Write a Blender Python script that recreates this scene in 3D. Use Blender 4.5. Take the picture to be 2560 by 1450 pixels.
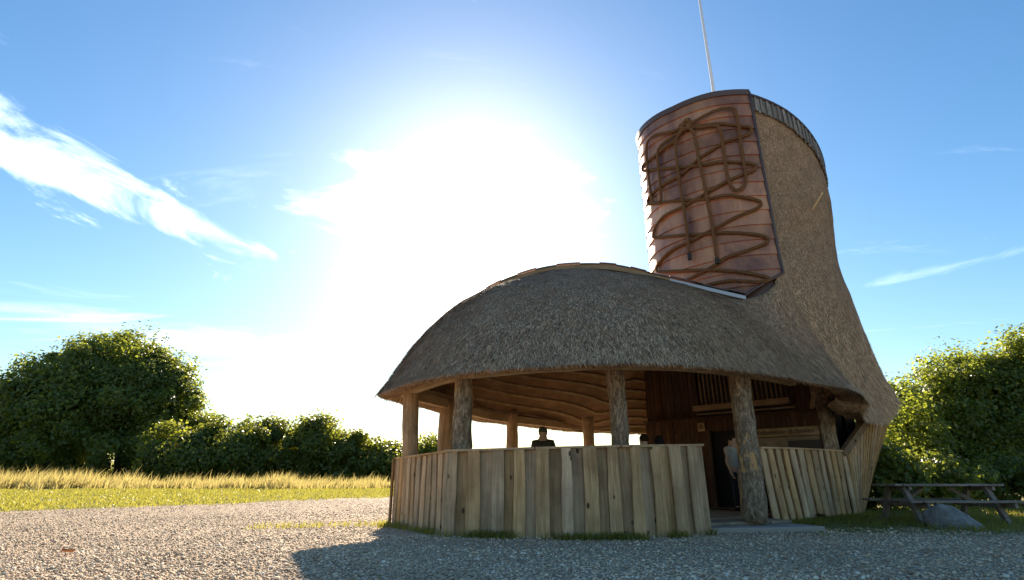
import bpy, bmesh, math, random
import numpy as np
from mathutils import Vector

random.seed(7)
RNG = np.random.default_rng(11)
for o in list(bpy.data.objects):
    bpy.data.objects.remove(o)
scene = bpy.context.scene
COL = scene.collection

# ---------------------------------------------------------------- camera
CAM_H = 0.76
FPX = 1337.0                      # focal length in photograph pixels (2560 wide)
TILT = math.radians(19.7)
CT, ST = math.cos(TILT), math.sin(TILT)
cd = bpy.data.cameras.new('camera')
cd.sensor_width = 36.0
cd.lens = FPX / 2560.0 * 36.0
cd.clip_start = 0.05
cd.clip_end = 3000
cam = bpy.data.objects.new('camera', cd)
cam.location = (0, 0, CAM_H)
cam.rotation_euler = (math.pi / 2 + TILT, 0, 0)
COL.objects.link(cam)
scene.camera = cam

# ---------------------------------------------------------------- sky and sun
SUN_EL = math.radians(28.3)
SUN_AZ = math.radians(-4.5)       # from +Y, positive towards +X
world = bpy.data.worlds.new('World')
scene.world = world
world.use_nodes = True
wn, wl = world.node_tree.nodes, world.node_tree.links
wn.clear()

def W(t, **kw):
    n = wn.new(t)
    for k, v in kw.items():
        setattr(n, k, v)
    return n

def wmath(op, a, b=None, c=None, clamp=False):
    n = W('ShaderNodeMath', operation=op)
    n.use_clamp = clamp
    for i, x in enumerate((a, b, c)):
        if x is None:
            continue
        if isinstance(x, (int, float)):
            n.inputs[i].default_value = x
        else:
            wl.new(x, n.inputs[i])
    return n.outputs[0]

sky = W('ShaderNodeTexSky', sky_type='NISHITA')
sky.sun_disc = False
sky.sun_elevation = SUN_EL
sky.sun_rotation = SUN_AZ
sky.altitude = 0
sky.air_density = 1.3
sky.dust_density = 0.52
sky.ozone_density = 3.0
tc = W('ShaderNodeTexCoord')
sep = W('ShaderNodeSeparateXYZ')
wl.new(tc.outputs['Generated'], sep.inputs[0])
dx_, dy_, dz_ = sep.outputs
# clouds live on a flat layer overhead: coordinates on that layer
zc = wmath('MAXIMUM', dz_, 0.04)
cx_ = wmath('DIVIDE', dx_, zc)
cy_ = wmath('DIVIDE', dy_, zc)
comb = W('ShaderNodeCombineXYZ')
wl.new(cx_, comb.inputs[0]); wl.new(cy_, comb.inputs[1])

def noise(scale, detail, rough, vec, dist=0.0, offset=(0, 0, 0), stretch=(1, 1, 1), rotz=0):
    mp = W('ShaderNodeMapping')
    mp.inputs['Location'].default_value = offset
    mp.inputs['Rotation'].default_value = (0, 0, rotz)
    mp.inputs['Scale'].default_value = stretch
    wl.new(vec, mp.inputs[0])
    n = W('ShaderNodeTexNoise')
    n.inputs['Scale'].default_value = scale
    n.inputs['Detail'].default_value = detail
    n.inputs['Roughness'].default_value = rough
    n.inputs['Distortion'].default_value = dist
    wl.new(mp.outputs[0], n.inputs['Vector'])
    return n.outputs['Fac']

def blob(cx, cy, ang, la, lb):
    """soft elongated region on the cloud layer, value 1 in the middle"""
    ux = wmath('SUBTRACT', cx_, cx); uy = wmath('SUBTRACT', cy_, cy)
    ca, sa = math.cos(ang), math.sin(ang)
    p = wmath('DIVIDE', wmath('ADD', wmath('MULTIPLY', ux, ca), wmath('MULTIPLY', uy, sa)), la)
    q = wmath('DIVIDE', wmath('SUBTRACT', wmath('MULTIPLY', uy, ca), wmath('MULTIPLY', ux, sa)), lb)
    d = wmath('SQRT', wmath('ADD', wmath('MULTIPLY', p, p), wmath('MULTIPLY', q, q)))
    return wmath('SUBTRACT', 1.0, d)

def cloud(region, n, lo, hi):
    v = wmath('ADD', region, wmath('MULTIPLY', wmath('SUBTRACT', n, 0.5), 4.2))
    mr = W('ShaderNodeMapRange', interpolation_type='SMOOTHSTEP')
    mr.inputs['From Min'].default_value = lo
    mr.inputs['From Max'].default_value = hi
    wl.new(v, mr.inputs['Value'])
    return mr.outputs[0]
V = comb.outputs[0]
n1 = noise(2.6, 9, 0.62, V, 0.5, (3.1, 1.7, 0), (1.5, 0.7, 1), -0.32)
n2 = noise(1.9, 8, 0.6, V, 0.3, (7.7, 2.2, 0))
n3 = noise(1.1, 9, 0.66, V, 0.8, (1.3, 9.2, 0), (0.6, 2.2, 1), 0.5)
c1 = cloud(blob(-1.60, 1.40, 1.25, 0.95, 0.34), n1, -0.02, 0.9)
c1b = cloud(blob(-1.28, 2.02, 1.35, 0.42, 0.13), n1, -0.15, 1.2)
c2 = cloud(blob(-0.28, 2.3, 1.75, 0.90, 0.58), n2, -0.05, 0.75)
c3 = cloud(blob(-2.5, 3.9, 0.9, 1.5, 0.8), n3, -0.1, 1.6)
c4 = cloud(blob(2.15, 2.45, -0.85, 0.6, 0.10), n1, 0.1, 1.6)
# thin wisps of the same kind all over the sky
mr = W('ShaderNodeMapRange', interpolation_type='SMOOTHSTEP')
mr.inputs['From Min'].default_value = 0.60
mr.inputs['From Max'].default_value = 0.86
wl.new(n3, mr.inputs['Value'])
c5 = wmath('MULTIPLY', mr.outputs[0], 0.45)
cov = wmath('MAXIMUM', wmath('MAXIMUM', c1, wmath('MULTIPLY', c1b, 0.8)), wmath('MAXIMUM', c2, wmath('MULTIPLY', c3, 0.65)))
cov = wmath('MAXIMUM', cov, wmath('MAXIMUM', wmath('MULTIPLY', c4, 0.3), c5))
mrz = W('ShaderNodeMapRange', interpolation_type='SMOOTHSTEP')
mrz.inputs['From Min'].default_value = 0.03
mrz.inputs['From Max'].default_value = 0.14
wl.new(dz_, mrz.inputs['Value'])
cov = wmath('MULTIPLY', cov, mrz.outputs[0])
# slightly greener blue, as in northern summer air
tint = W('ShaderNodeMix', data_type='RGBA', blend_type='MULTIPLY')
tint.inputs['Factor'].default_value = 1.0
gam = W('ShaderNodeHueSaturation')
gam.inputs['Saturation'].default_value = 1.24
wl.new(sky.outputs[0], gam.inputs['Color'])
wl.new(gam.outputs[0], tint.inputs['A'])
tint.inputs['B'].default_value = (.95, 1.0, 1.0, 1)
# a cloud scatters the sky's own light forward plus white sunlight
mulc = W('ShaderNodeMix', data_type='RGBA', blend_type='MULTIPLY')
mulc.inputs['Factor'].default_value = 1.0
wl.new(tint.outputs['Result'], mulc.inputs['A'])
mulc.inputs['B'].default_value = (1.25, 1.15, 1.05, 1)
addc = W('ShaderNodeMix', data_type='RGBA', blend_type='ADD')
addc.inputs['Factor'].default_value = 1.0
wl.new(mulc.outputs['Result'], addc.inputs['A'])
addc.inputs['B'].default_value = (5.6, 5.4, 5.1, 1)
mixc = W('ShaderNodeMix', data_type='RGBA')
wl.new(cov, mixc.inputs['Factor'])
wl.new(tint.outputs['Result'], mixc.inputs['A'])
wl.new(addc.outputs['Result'], mixc.inputs['B'])
bg = W('ShaderNodeBackground')
bg.inputs['Strength'].default_value = 0.05
wl.new(mixc.outputs['Result'], bg.inputs['Color'])
out = W('ShaderNodeOutputWorld')
wl.new(bg.outputs[0], out.inputs['Surface'])

sl = bpy.data.lights.new('sun', 'SUN')
sl.energy = 4.15
sl.angle = math.radians(0.55)
sl.color = (1.0, 0.86, 0.66)
sun = bpy.data.objects.new('sun', sl)
sd = Vector((math.sin(SUN_AZ) * math.cos(SUN_EL), math.cos(SUN_AZ) * math.cos(SUN_EL), math.sin(SUN_EL)))
sun.rotation_euler = sd.to_track_quat('Z', 'Y').to_euler()
sun.location = (-6, 60, 40)
COL.objects.link(sun)

vs = scene.view_settings
vs.view_transform = 'Standard'
vs.look = 'None'
vs.gamma = 1.0
vs.use_curve_mapping = False
vs.exposure = 1.8
scene.cycles.max_bounces = 8
scene.cycles.transparent_max_bounces = 8
try:
    scene.cycles.use_denoising = True
except Exception:
    pass

# ---------------------------------------------------------------- helpers
def at(px, py, Y):
    """world point seen at photograph pixel (px, py) at the depth Y"""
    dx = (px - 1280.0) / FPX
    dy = (725.0 - py) / FPX
    yy = CT - ST * dy
    zz = ST + CT * dy
    k = Y / yy
    return np.array((dx * k, Y, CAM_H + zz * k))

def ground_z(x, y):
    x = np.asarray(x, float); y = np.asarray(y, float)
    s = np.clip((y - 14.0) / 16.0, 0, 1)
    z = 0.38 * s * s * (3 - 2 * s)
    s2 = np.clip((x - 8.5) / 6.0, 0, 1) * np.clip((y - 6.0) / 6.0, 0, 1)
    z = z + 0.06 * s2
    z = z + 0.02 * np.sin(x * 0.9 + 1.0) * np.sin(y * 0.7)
    return z

def link(o, parent=None):
    COL.objects.link(o)
    if parent is not None:
        o.parent = parent
    return o

def tag(o, label=None, cat=None, group=None, kind=None):
    if label: o['label'] = label
    if cat: o['category'] = cat
    if group: o['group'] = group
    if kind: o['kind'] = kind
    return o

def empty(name, loc=(0, 0, 0), rz=0.0):
    o = bpy.data.objects.new(name, None)
    o.empty_display_size = 0.2
    o.location = loc
    o.rotation_euler = (0, 0, rz)
    return link(o)

def mesh_obj(name, verts, faces, mat, parent=None, smooth=False, world_space=False):
    me = bpy.data.meshes.new(name)
    me.from_pydata([tuple(map(float, v)) for v in verts], [], [tuple(int(i) for i in f) for f in faces])
    me.materials.append(mat)
    if smooth:
        me.polygons.foreach_set('use_smooth', [True] * len(me.polygons))
    me.update()
    o = bpy.data.objects.new(name, me)
    link(o, parent)
    if parent is not None:
        # verts are given in world space: undo a top-level parent's placement
        if parent.parent is None:
            o.matrix_parent_inverse = parent.matrix_basis.inverted()
    return o

def np_mesh(name, verts, fsize, mat, parent=None, smooth=False):
    """verts: (N*fsize,3) array, consecutive fsize verts form one face"""
    verts = np.ascontiguousarray(verts, dtype=np.float32)
    nv = len(verts); nf = nv // fsize
    me = bpy.data.meshes.new(name)
    me.vertices.add(nv)
    me.vertices.foreach_set('co', verts.ravel())
    me.loops.add(nv)
    me.loops.foreach_set('vertex_index', np.arange(nv, dtype=np.int32))
    me.polygons.add(nf)
    me.polygons.foreach_set('loop_start', np.arange(0, nv, fsize, dtype=np.int32))
    me.polygons.foreach_set('loop_total', np.full(nf, fsize, dtype=np.int32))
    me.materials.append(mat)
    me.update(calc_edges=True)
    o = bpy.data.objects.new(name, me)
    link(o, parent)
    if parent is not None:
        if parent.parent is None:
            o.matrix_parent_inverse = parent.matrix_basis.inverted()
    return o

def np_tris(name, verts, tris, mat, parent=None, smooth=False):
    verts = np.ascontiguousarray(verts, dtype=np.float32)
    tris = np.ascontiguousarray(tris, dtype=np.int32)
    me = bpy.data.meshes.new(name)
    me.vertices.add(len(verts))
    me.vertices.foreach_set('co', verts.ravel())
    k = tris.shape[1]
    me.loops.add(tris.size)
    me.loops.foreach_set('vertex_index', tris.ravel())
    me.polygons.add(len(tris))
    me.polygons.foreach_set('loop_start', np.arange(0, tris.size, k, dtype=np.int32))
    me.polygons.foreach_set('loop_total', np.full(len(tris), k, dtype=np.int32))
    if smooth:
        me.polygons.foreach_set('use_smooth', np.ones(len(tris), dtype=bool))
    me.materials.append(mat)
    me.update(calc_edges=True)
    o = bpy.data.objects.new(name, me)
    link(o, parent)
    if parent is not None:
        if parent.parent is None:
            o.matrix_parent_inverse = parent.matrix_basis.inverted()
    return o

def grid_faces(nu, nv, closed_u=False):
    """verts indexed i*nv + j"""
    f = []
    for i in range(nu if closed_u else nu - 1):
        i2 = (i + 1) % nu
        for j in range(nv - 1):
            f.append((i * nv + j, i2 * nv + j, i2 * nv + j + 1, i * nv + j + 1))
    return f

def catmull(P, n, closed):
    """P (k,d) -> n samples per span"""
    P = np.asarray(P, float); k = len(P)
    outp = []
    spans = k if closed else k - 1
    for i in range(spans):
        if closed:
            p0, p1, p2, p3 = P[(i - 1) % k], P[i], P[(i + 1) % k], P[(i + 2) % k]
        else:
            p0, p1, p2, p3 = P[max(i - 1, 0)], P[i], P[i + 1], P[min(i + 2, k - 1)]
        for s in range(n):
            t = s / n
            outp.append(0.5 * ((2 * p1) + (-p0 + p2) * t + (2 * p0 - 5 * p1 + 4 * p2 - p3) * t * t + (-p0 + 3 * p1 - 3 * p2 + p3) * t ** 3))
    if not closed:
        outp.append(P[-1])
    return np.array(outp)

def tube(path, rad, sides=8, cap=True, jitter=0.0, rng=None):
    """verts, faces of a tube along path; rad scalar or per-point"""
    path = np.asarray(path, float); n = len(path)
    rad = np.full(n, rad) if np.isscalar(rad) else np.asarray(rad, float)
    tan = np.gradient(path, axis=0)
    tan /= np.linalg.norm(tan, axis=1)[:, None] + 1e-9
    ref = np.array((0.31, 0.17, 0.93)) if abs(tan[0][2]) < 0.9 else np.array((1.0, 0.1, 0))
    a = np.cross(tan[0], ref); a /= np.linalg.norm(a)
    vs_, fs_ = [], []
    for i in range(n):
        a = a - tan[i] * np.dot(a, tan[i]); a /= np.linalg.norm(a) + 1e-9
        b = np.cross(tan[i], a)
        for s in range(sides):
            th = 2 * math.pi * s / sides
            r = rad[i] * (1 + (rng.normal() * jitter if rng is not None else 0))
            vs_.append(path[i] + r * (math.cos(th) * a + math.sin(th) * b))
    for i in range(n - 1):
        for s in range(sides):
            s2 = (s + 1) % sides
            fs_.append((i * sides + s, i * sides + s2, (i + 1) * sides + s2, (i + 1) * sides + s))
    if cap:
        fs_.append(tuple(range(sides - 1, -1, -1)))
        fs_.append(tuple((n - 1) * sides + s for s in range(sides)))
    return vs_, fs_

def box_pts(c0, ex, ey, ez):
    """8 corners from a corner and three edge vectors"""
    c0 = np.asarray(c0, float); ex, ey, ez = map(lambda q: np.asarray(q, float), (ex, ey, ez))
    return [c0, c0 + ex, c0 + ex + ey, c0 + ey, c0 + ez, c0 + ex + ez, c0 + ex + ey + ez, c0 + ey + ez]

BOXF = [(0, 3, 2, 1), (4, 5, 6, 7), (0, 1, 5, 4), (1, 2, 6, 5), (2, 3, 7, 6), (3, 0, 4, 7)]

def box(name, c0, ex, ey, ez, mat, parent=None, bevel=0.0):
    o = mesh_obj(name, box_pts(c0, ex, ey, ez), BOXF, mat, parent)
    if bevel:
        m = o.modifiers.new('bevel', 'BEVEL'); m.width = bevel; m.segments = 2
    return o

def plank(name, b0, b1, t0, t1, depth, nrm, mat, parent=None, wob=0.006, segs=5, rng=random):
    """a rough sawn board: bottom edge b0-b1, top edge t0-t1, thickness along nrm (towards the viewer of the face)"""
    b0, b1, t0, t1, nrm = [np.asarray(q, float) for q in (b0, b1, t0, t1, nrm)]
    vs_, fs_ = [], []
    e = (b1 - b0); L = np.linalg.norm(e); e = e / (L + 1e-9)
    ph = rng.random() * 6; ph2 = rng.random() * 6
    cup = rng.uniform(-0.004, 0.006)
    for k in range(segs + 1):
        s = k / segs
        l = b0 * (1 - s) + t0 * s + e * wob * (math.sin(s * 5 + ph) + rng.uniform(-.5, .5))
        r = b1 * (1 - s) + t1 * s + e * wob * (math.sin(s * 4 + ph2) + rng.uniform(-.5, .5))
        bow = nrm * wob * math.sin(s * 3 + ph)
        mid = (l + r) / 2 + nrm * cup
        vs_ += [l + bow, l + nrm * depth + bow, mid + nrm * depth + bow, r + nrm * depth + bow, r + bow]
    n = 5
    for k in range(segs):
        for s in range(n):
            s2 = (s + 1) % n
            fs_.append((k * n + s, k * n + s2, (k + 1) * n + s2, (k + 1) * n + s))
    fs_.append(tuple(range(n - 1, -1, -1)))
    fs_.append(tuple(segs * n + s for s in range(n)))
    return mesh_obj(name, vs_, fs_, mat, parent)
# ---------------------------------------------------------------- materials
class NT:
    def __init__(self, name):
        self.m = bpy.data.materials.new(name)
        self.m.use_nodes = True
        self.n = self.m.node_tree.nodes; self.l = self.m.node_tree.links
        self.n.clear()
        self.out = self.n.new('ShaderNodeOutputMaterial')
        self.bsdf = self.n.new('ShaderNodeBsdfPrincipled')
        self.l.new(self.bsdf.outputs[0], self.out.inputs['Surface'])
        self.tc = self.n.new('ShaderNodeTexCoord')
    def put(self, sock, v):
        if v is None: return
        if isinstance(v, (int, float)): sock.default_value = v
        elif isinstance(v, tuple): sock.default_value = v if len(v) != 3 or sock.type == 'VECTOR' else (*v, 1)
        else: self.l.new(v, sock)
    def mapping(self, scale=(1, 1, 1), loc=(0, 0, 0), rot=(0, 0, 0), src='Object'):
        mp = self.n.new('ShaderNodeMapping')
        mp.inputs['Scale'].default_value = scale
        mp.inputs['Location'].default_value = loc
        mp.inputs['Rotation'].default_value = rot
        self.l.new(self.tc.outputs[src], mp.inputs[0])
        return mp.outputs[0]
    def noise(self, scale, detail=4, rough=.55, vec=None, dist=0):
        n = self.n.new('ShaderNodeTexNoise')
        n.inputs['Scale'].default_value = scale
        n.inputs['Detail'].default_value = detail
        n.inputs['Roughness'].default_value = rough
        n.inputs['Distortion'].default_value = dist
        self.l.new(vec if vec is not None else self.tc.outputs['Object'], n.inputs['Vector'])
        return n.outputs['Fac']
    def voronoi(self, scale, vec=None, feature='F1', outp='Distance', rnd=1.0):
        n = self.n.new('ShaderNodeTexVoronoi')
        n.feature = feature
        n.inputs['Scale'].default_value = scale
        n.inputs['Randomness'].default_value = rnd
        self.l.new(vec if vec is not None else self.tc.outputs['Object'], n.inputs['Vector'])
        return n.outputs[outp]
    def ramp(self, fac, stops):
        r = self.n.new('ShaderNodeValToRGB')
        el = r.color_ramp.elements
        while len(el) > 1: el.remove(el[-1])
        el[0].position = stops[0][0]; el[0].color = (*stops[0][1], 1)
        for p, c in stops[1:]:
            e = el.new(p); e.color = (*c, 1)
        self.l.new(fac, r.inputs[0])
        return r.outputs[0]
    def mix(self, f, a, b, mode='MIX'):
        n = self.n.new('ShaderNodeMix'); n.data_type = 'RGBA'; n.blend_type = mode
        self.put(n.inputs['Factor'], f); self.put(n.inputs['A'], a); self.put(n.inputs['B'], b)
        return n.outputs['Result']
    def math(self, op, a, b=None, clamp=False):
        n = self.n.new('ShaderNodeMath'); n.operation = op; n.use_clamp = clamp
        self.put(n.inputs[0], a); self.put(n.inputs[1], b)
        return n.outputs[0]
    def rng(self, v, a, b, c=0.0, d=1.0, smooth=True):
        n = self.n.new('ShaderNodeMapRange')
        if smooth: n.interpolation_type = 'SMOOTHSTEP'
        self.put(n.inputs['Value'], v)
        n.inputs['From Min'].default_value = a; n.inputs['From Max'].default_value = b
        n.inputs['To Min'].default_value = c; n.inputs['To Max'].default_value = d
        return n.outputs[0]
    def bump(self, h, strength=.5, dist=.02, prev=None):
        n = self.n.new('ShaderNodeBump')
        n.inputs['Strength'].default_value = strength
        n.inputs['Distance'].default_value = dist
        self.l.new(h, n.inputs['Height'])
        if prev is not None: self.l.new(prev, n.inputs['Normal'])
        return n.outputs[0]
    def objrand(self):
        n = self.n.new('ShaderNodeObjectInfo'); return n.outputs['Random']
    def island(self):
        n = self.n.new('ShaderNodeNewGeometry'); return n.outputs['Random Per Island']
    def finish(self, color=None, rough=None, metal=None, normal=None, spec=None):
        b = self.bsdf
        self.put(b.inputs['Base Color'], color); self.put(b.inputs['Roughness'], rough)
        self.put(b.inputs['Metallic'], metal)
        if normal is not None: self.l.new(normal, b.inputs['Normal'])
        if spec is not None: b.inputs['Specular IOR Level'].default_value = spec
        return self.m
    def hsv(self, col, h=None, s=None, v=None):
        n = self.n.new('ShaderNodeHueSaturation')
        self.put(n.inputs['Hue'], h); self.put(n.inputs['Saturation'], s); self.put(n.inputs['Value'], v)
        self.put(n.inputs['Color'], col)
        return n.outputs[0]

def wood_mat(name, c_dark, c_light, grain=(26, 26, 1.3), knots=True, rough=.8, vary=.45, green=0.0):
    t = NT(name)
    r = t.objrand()
    off = t.n.new('ShaderNodeCombineXYZ'); 
    t.l.new(t.math('MULTIPLY', r, 37.0), off.inputs[0]); t.l.new(t.math('MULTIPLY', r, 11.0), off.inputs[2])
    add = t.n.new('ShaderNodeVectorMath'); add.operation = 'ADD'
    t.l.new(t.tc.outputs['Object'], add.inputs[0]); t.l.new(off.outputs[0], add.inputs[1])
    mp = t.n.new('ShaderNodeMapping'); mp.inputs['Scale'].default_value = grain
    t.l.new(add.outputs[0], mp.inputs[0])
    g = t.noise(1.0, 6, .65, mp.outputs[0], .6)
    col = t.ramp(g, [(.28, c_dark), (.62, c_light)])
    big = t.noise(1.7, 4, .6, add.outputs[0])
    col = t.mix(t.rng(big, .35, .7, 0, .55), col, tuple(x * .62 for x in c_dark))
    if green:
        gz = t.noise(2.6, 5, .6, add.outputs[0])
        col = t.mix(t.rng(gz, .5, .75, 0, green), col, (.10, .12, .045))
    h = g
    if knots:
        mk = t.n.new('ShaderNodeMapping'); mk.inputs['Scale'].default_value = (5, 5, 2.6)
        t.l.new(add.outputs[0], mk.inputs[0])
        kd = t.voronoi(1.0, mk.outputs[0])
        kf = t.rng(kd, .07, .15, 1, 0)
        col = t.mix(kf, col, tuple(x * .22 for x in c_dark))
    val = t.math('ADD', t.math('MULTIPLY', r, vary), 1 - vary / 2)
    col = t.hsv(col, .5, t.math('ADD', t.math('MULTIPLY', t.math('FRACT', t.math('MULTIPLY', r, 7.3)), .3), .88), val)
    return t.finish(col, rough, 0.0, t.bump(h, .5, .012), .25)

M = {}
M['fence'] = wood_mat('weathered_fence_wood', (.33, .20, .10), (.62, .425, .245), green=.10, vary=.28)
M['fence_back_shade'] = wood_mat('under_board_shade_wood', (.24, .145, .075), (.48, .325, .185), green=.10, vary=.28)  # same wood toned darker, painting shade into the grooves between boards
M['batten'] = wood_mat('brown_batten_wood', (.16, .105, .06), (.27, .19, .115), grain=(4, 4, 14), knots=False, vary=.2)
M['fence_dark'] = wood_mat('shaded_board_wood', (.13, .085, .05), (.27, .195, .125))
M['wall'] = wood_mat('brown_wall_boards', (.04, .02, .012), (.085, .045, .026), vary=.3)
M['trim'] = wood_mat('pale_trim_wood', (.21, .145, .085), (.33, .24, .15), grain=(3, 3, 9), knots=False, vary=.15)
M['beam'] = wood_mat('warm_beam_wood', (.30, .205, .115), (.46, .345, .22), grain=(4, 4, 14), knots=False, vary=.2)
M['ceiling'] = wood_mat('ceiling_wood', (.11, .06, .03), (.20, .115, .06), grain=(2, 2, 9), knots=False, vary=.3)
M['shingle'] = wood_mat('grey_shingle_wood', (.12, .115, .11), (.25, .24, .225), vary=.5)
M['table'] = wood_mat('grey_table_wood', (.15, .12, .10), (.30, .25, .21), grain=(1.4, 22, 22), vary=.3)
M['floor'] = wood_mat('deck_floor_wood', (.20, .15, .10), (.34, .27, .19), grain=(1.4, 16, 16), vary=.3)

def thatch():
    t = NT('reed_thatch')
    uv = t.tc.outputs['UV']
    mp = t.n.new('ShaderNodeMapping'); mp.inputs['Scale'].default_value = (70, 6.0, 1)
    t.l.new(uv, mp.inputs[0])
    g = t.noise(1.0, 5, .7, mp.outputs[0], .9)
    pts = t.noise(42, 3, .7, t.tc.outputs['Object'])
    big = t.noise(.55, 5, .6, t.tc.outputs['Object'], .6)
    mid = t.noise(4.5, 4, .65, t.tc.outputs['Object'])
    f = t.math('ADD', t.math('MULTIPLY', g, .5), t.math('MULTIPLY', pts, .5))
    col = t.ramp(f, [(.34, (.10, .06, .034)), (.52, (.31, .212, .14)), (.68, (.56, .425, .31))])
    col = t.mix(t.rng(big, .35, .7, 0, .4), col, (.24, .17, .115))
    col = t.hsv(col, .5, 1.0, t.rng(mid, .3, .75, .78, 1.2))
    b = t.bump(f, .9, .035)
    b = t.bump(mid, .5, .06, b)
    return t.finish(col, .95, 0, b, .1)
M['thatch'] = thatch()

def straw():
    t = NT('loose_reed')
    i = t.island()
    col = t.ramp(i, [(0, (.10, .07, .045)), (.5, (.44, .28, .155)), (1, (.90, .66, .42))])
    return t.finish(col, .7, 0, None, .3)
M['straw'] = straw()

def copper():
    t = NT('weathered_copper')
    r = t.objrand()
    n = t.noise(1.3, 5, .6, t.mapping((1, 1, .6)), .5)
    n2 = t.noise(9, 5, .7, t.mapping((1, 1, .25)))
    col = t.ramp(n, [(.3, (.17, .075, .06)), (.5, (.40, .165, .085)), (.7, (.58, .27, .125))])
    col = t.mix(t.rng(n2, .5, .8, 0, .5), col, (.13, .085, .09))
    col = t.hsv(col, .5, .95, t.math('ADD', t.math('MULTIPLY', r, .35), .82))
    rg = t.rng(n2, .2, .8, .40, .6)
    b = t.bump(t.noise(1.6, 2, .5), .25, .05)
    return t.finish(col, rg, .62, b)
M['straw_pale'] = NT('pale_peg_wood').finish((.72, .55, .30), .7)
M['leaf_litter'] = NT('dry_orange_leaf').finish((.42, .17, .05), .7)
M['copper'] = copper()
M['copper_dark'] = NT('dark_copper_edge').finish((.11, .075, .07), .5, .6)

def ropem():
    t = NT('coir_rope')
    n = t.noise(55, 4, .7)
    col = t.ramp(n, [(.3, (.07, .036, .018)), (.7, (.25, .135, .066))])
    return t.finish(col, .95, 0, t.bump(n, .8, .01), .1)
M['rope'] = ropem()
M['rope_end'] = NT('burnt_rope_end').finish((.025, .02, .018), .8)

def bark():
    t = NT('pine_bark')
    v = t.noise(1.0, 3, .6, t.mapping((15, 15, 4.5)), 1.2)
    n = t.noise(1.0, 6, .75, t.mapping((30, 30, 13)), .7)
    h = t.math('ADD', t.math('MULTIPLY', v, .55), t.math('MULTIPLY', n, .55))
    col = t.ramp(h, [(.40, (.06, .042, .028)), (.54, (.20, .145, .095)), (.68, (.42, .335, .24))])
    peel = t.noise(1.5, 4, .6, t.mapping((1.2, 1.2, .55), (5, 2, 1)), .4)
    pf = t.rng(peel, .565, .60)
    col = t.mix(pf, col, t.ramp(t.noise(8, 4, .6, t.mapping((1, 1, .2))), [(.3, (.42, .22, .085)), (.7, (.60, .37, .16))]))
    hh = t.math('MULTIPLY', h, t.math('SUBTRACT', 1.0, t.math('MULTIPLY', pf, .85)))
    return t.finish(col, .85, 0, t.bump(hh, .9, .03), .2)
M['bark'] = bark()

def postwood():
    t = NT('peeled_post_wood')
    n = t.noise(1, 6, .65, t.mapping((14, 14, 1.4)), .8)
    col = t.ramp(n, [(.3, (.20, .115, .06)), (.55, (.42, .27, .15)), (.75, (.55, .40, .25))])
    k = t.rng(t.noise(3.5, 4, .6), .5, .7, 0, .5)
    col = t.mix(k, col, (.16, .10, .06))
    return t.finish(col, .75, 0, t.bump(n, .5, .015), .3)
M['post'] = postwood()

def leafm(name, c1, c2, c3, trans=(.36, .42, .04), tw=.55):
    t = NT(name)
    i = t.island()
    cl = t.noise(.45, 3, .5)
    f = t.math('ADD', t.math('MULTIPLY', i, .6), t.math('MULTIPLY', cl, .5))
    col = t.ramp(f, [(.15, c1), (.5, c2), (.9, c3)])
    t.finish(col, .42, 0, None, .5)
    tr = t.n.new('ShaderNodeBsdfTranslucent')
    t.put(tr.inputs['Color'], t.mix(t.math('MULTIPLY', i, .6), trans, tuple(x * .45 for x in trans)))
    mx = t.n.new('ShaderNodeMixShader'); mx.inputs[0].default_value = tw
    t.l.new(t.bsdf.outputs[0], mx.inputs[1]); t.l.new(tr.outputs[0], mx.inputs[2])
    t.l.new(mx.outputs[0], t.out.inputs['Surface'])
    return t.m
M['leaf'] = leafm('tree_leaf', (.065, .10, .03), (.09, .14, .04), (.13, .17, .045), (.42, .46, .05))
M['leaf_hedge'] = leafm('hedge_leaf', (.06, .095, .022), (.09, .13, .03), (.13, .16, .04), (.42, .44, .04))
M['leaf_right'] = leafm('bright_leaf', (.055, .09, .02), (.085, .13, .028), (.12, .16, .034), (.48, .53, .05), .53)
M['grass'] = leafm('mown_grass_blade', (.06, .085, .014), (.11, .13, .02), (.20, .17, .05), (.50, .45, .07), .5)
M['dry_grass'] = leafm('dry_tall_grass', (.12, .11, .03), (.23, .19, .065), (.36, .30, .13), (.68, .55, .19), .5)
M['trunk'] = NT('trunk_bark').finish((.06, .048, .036), .9)

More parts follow.
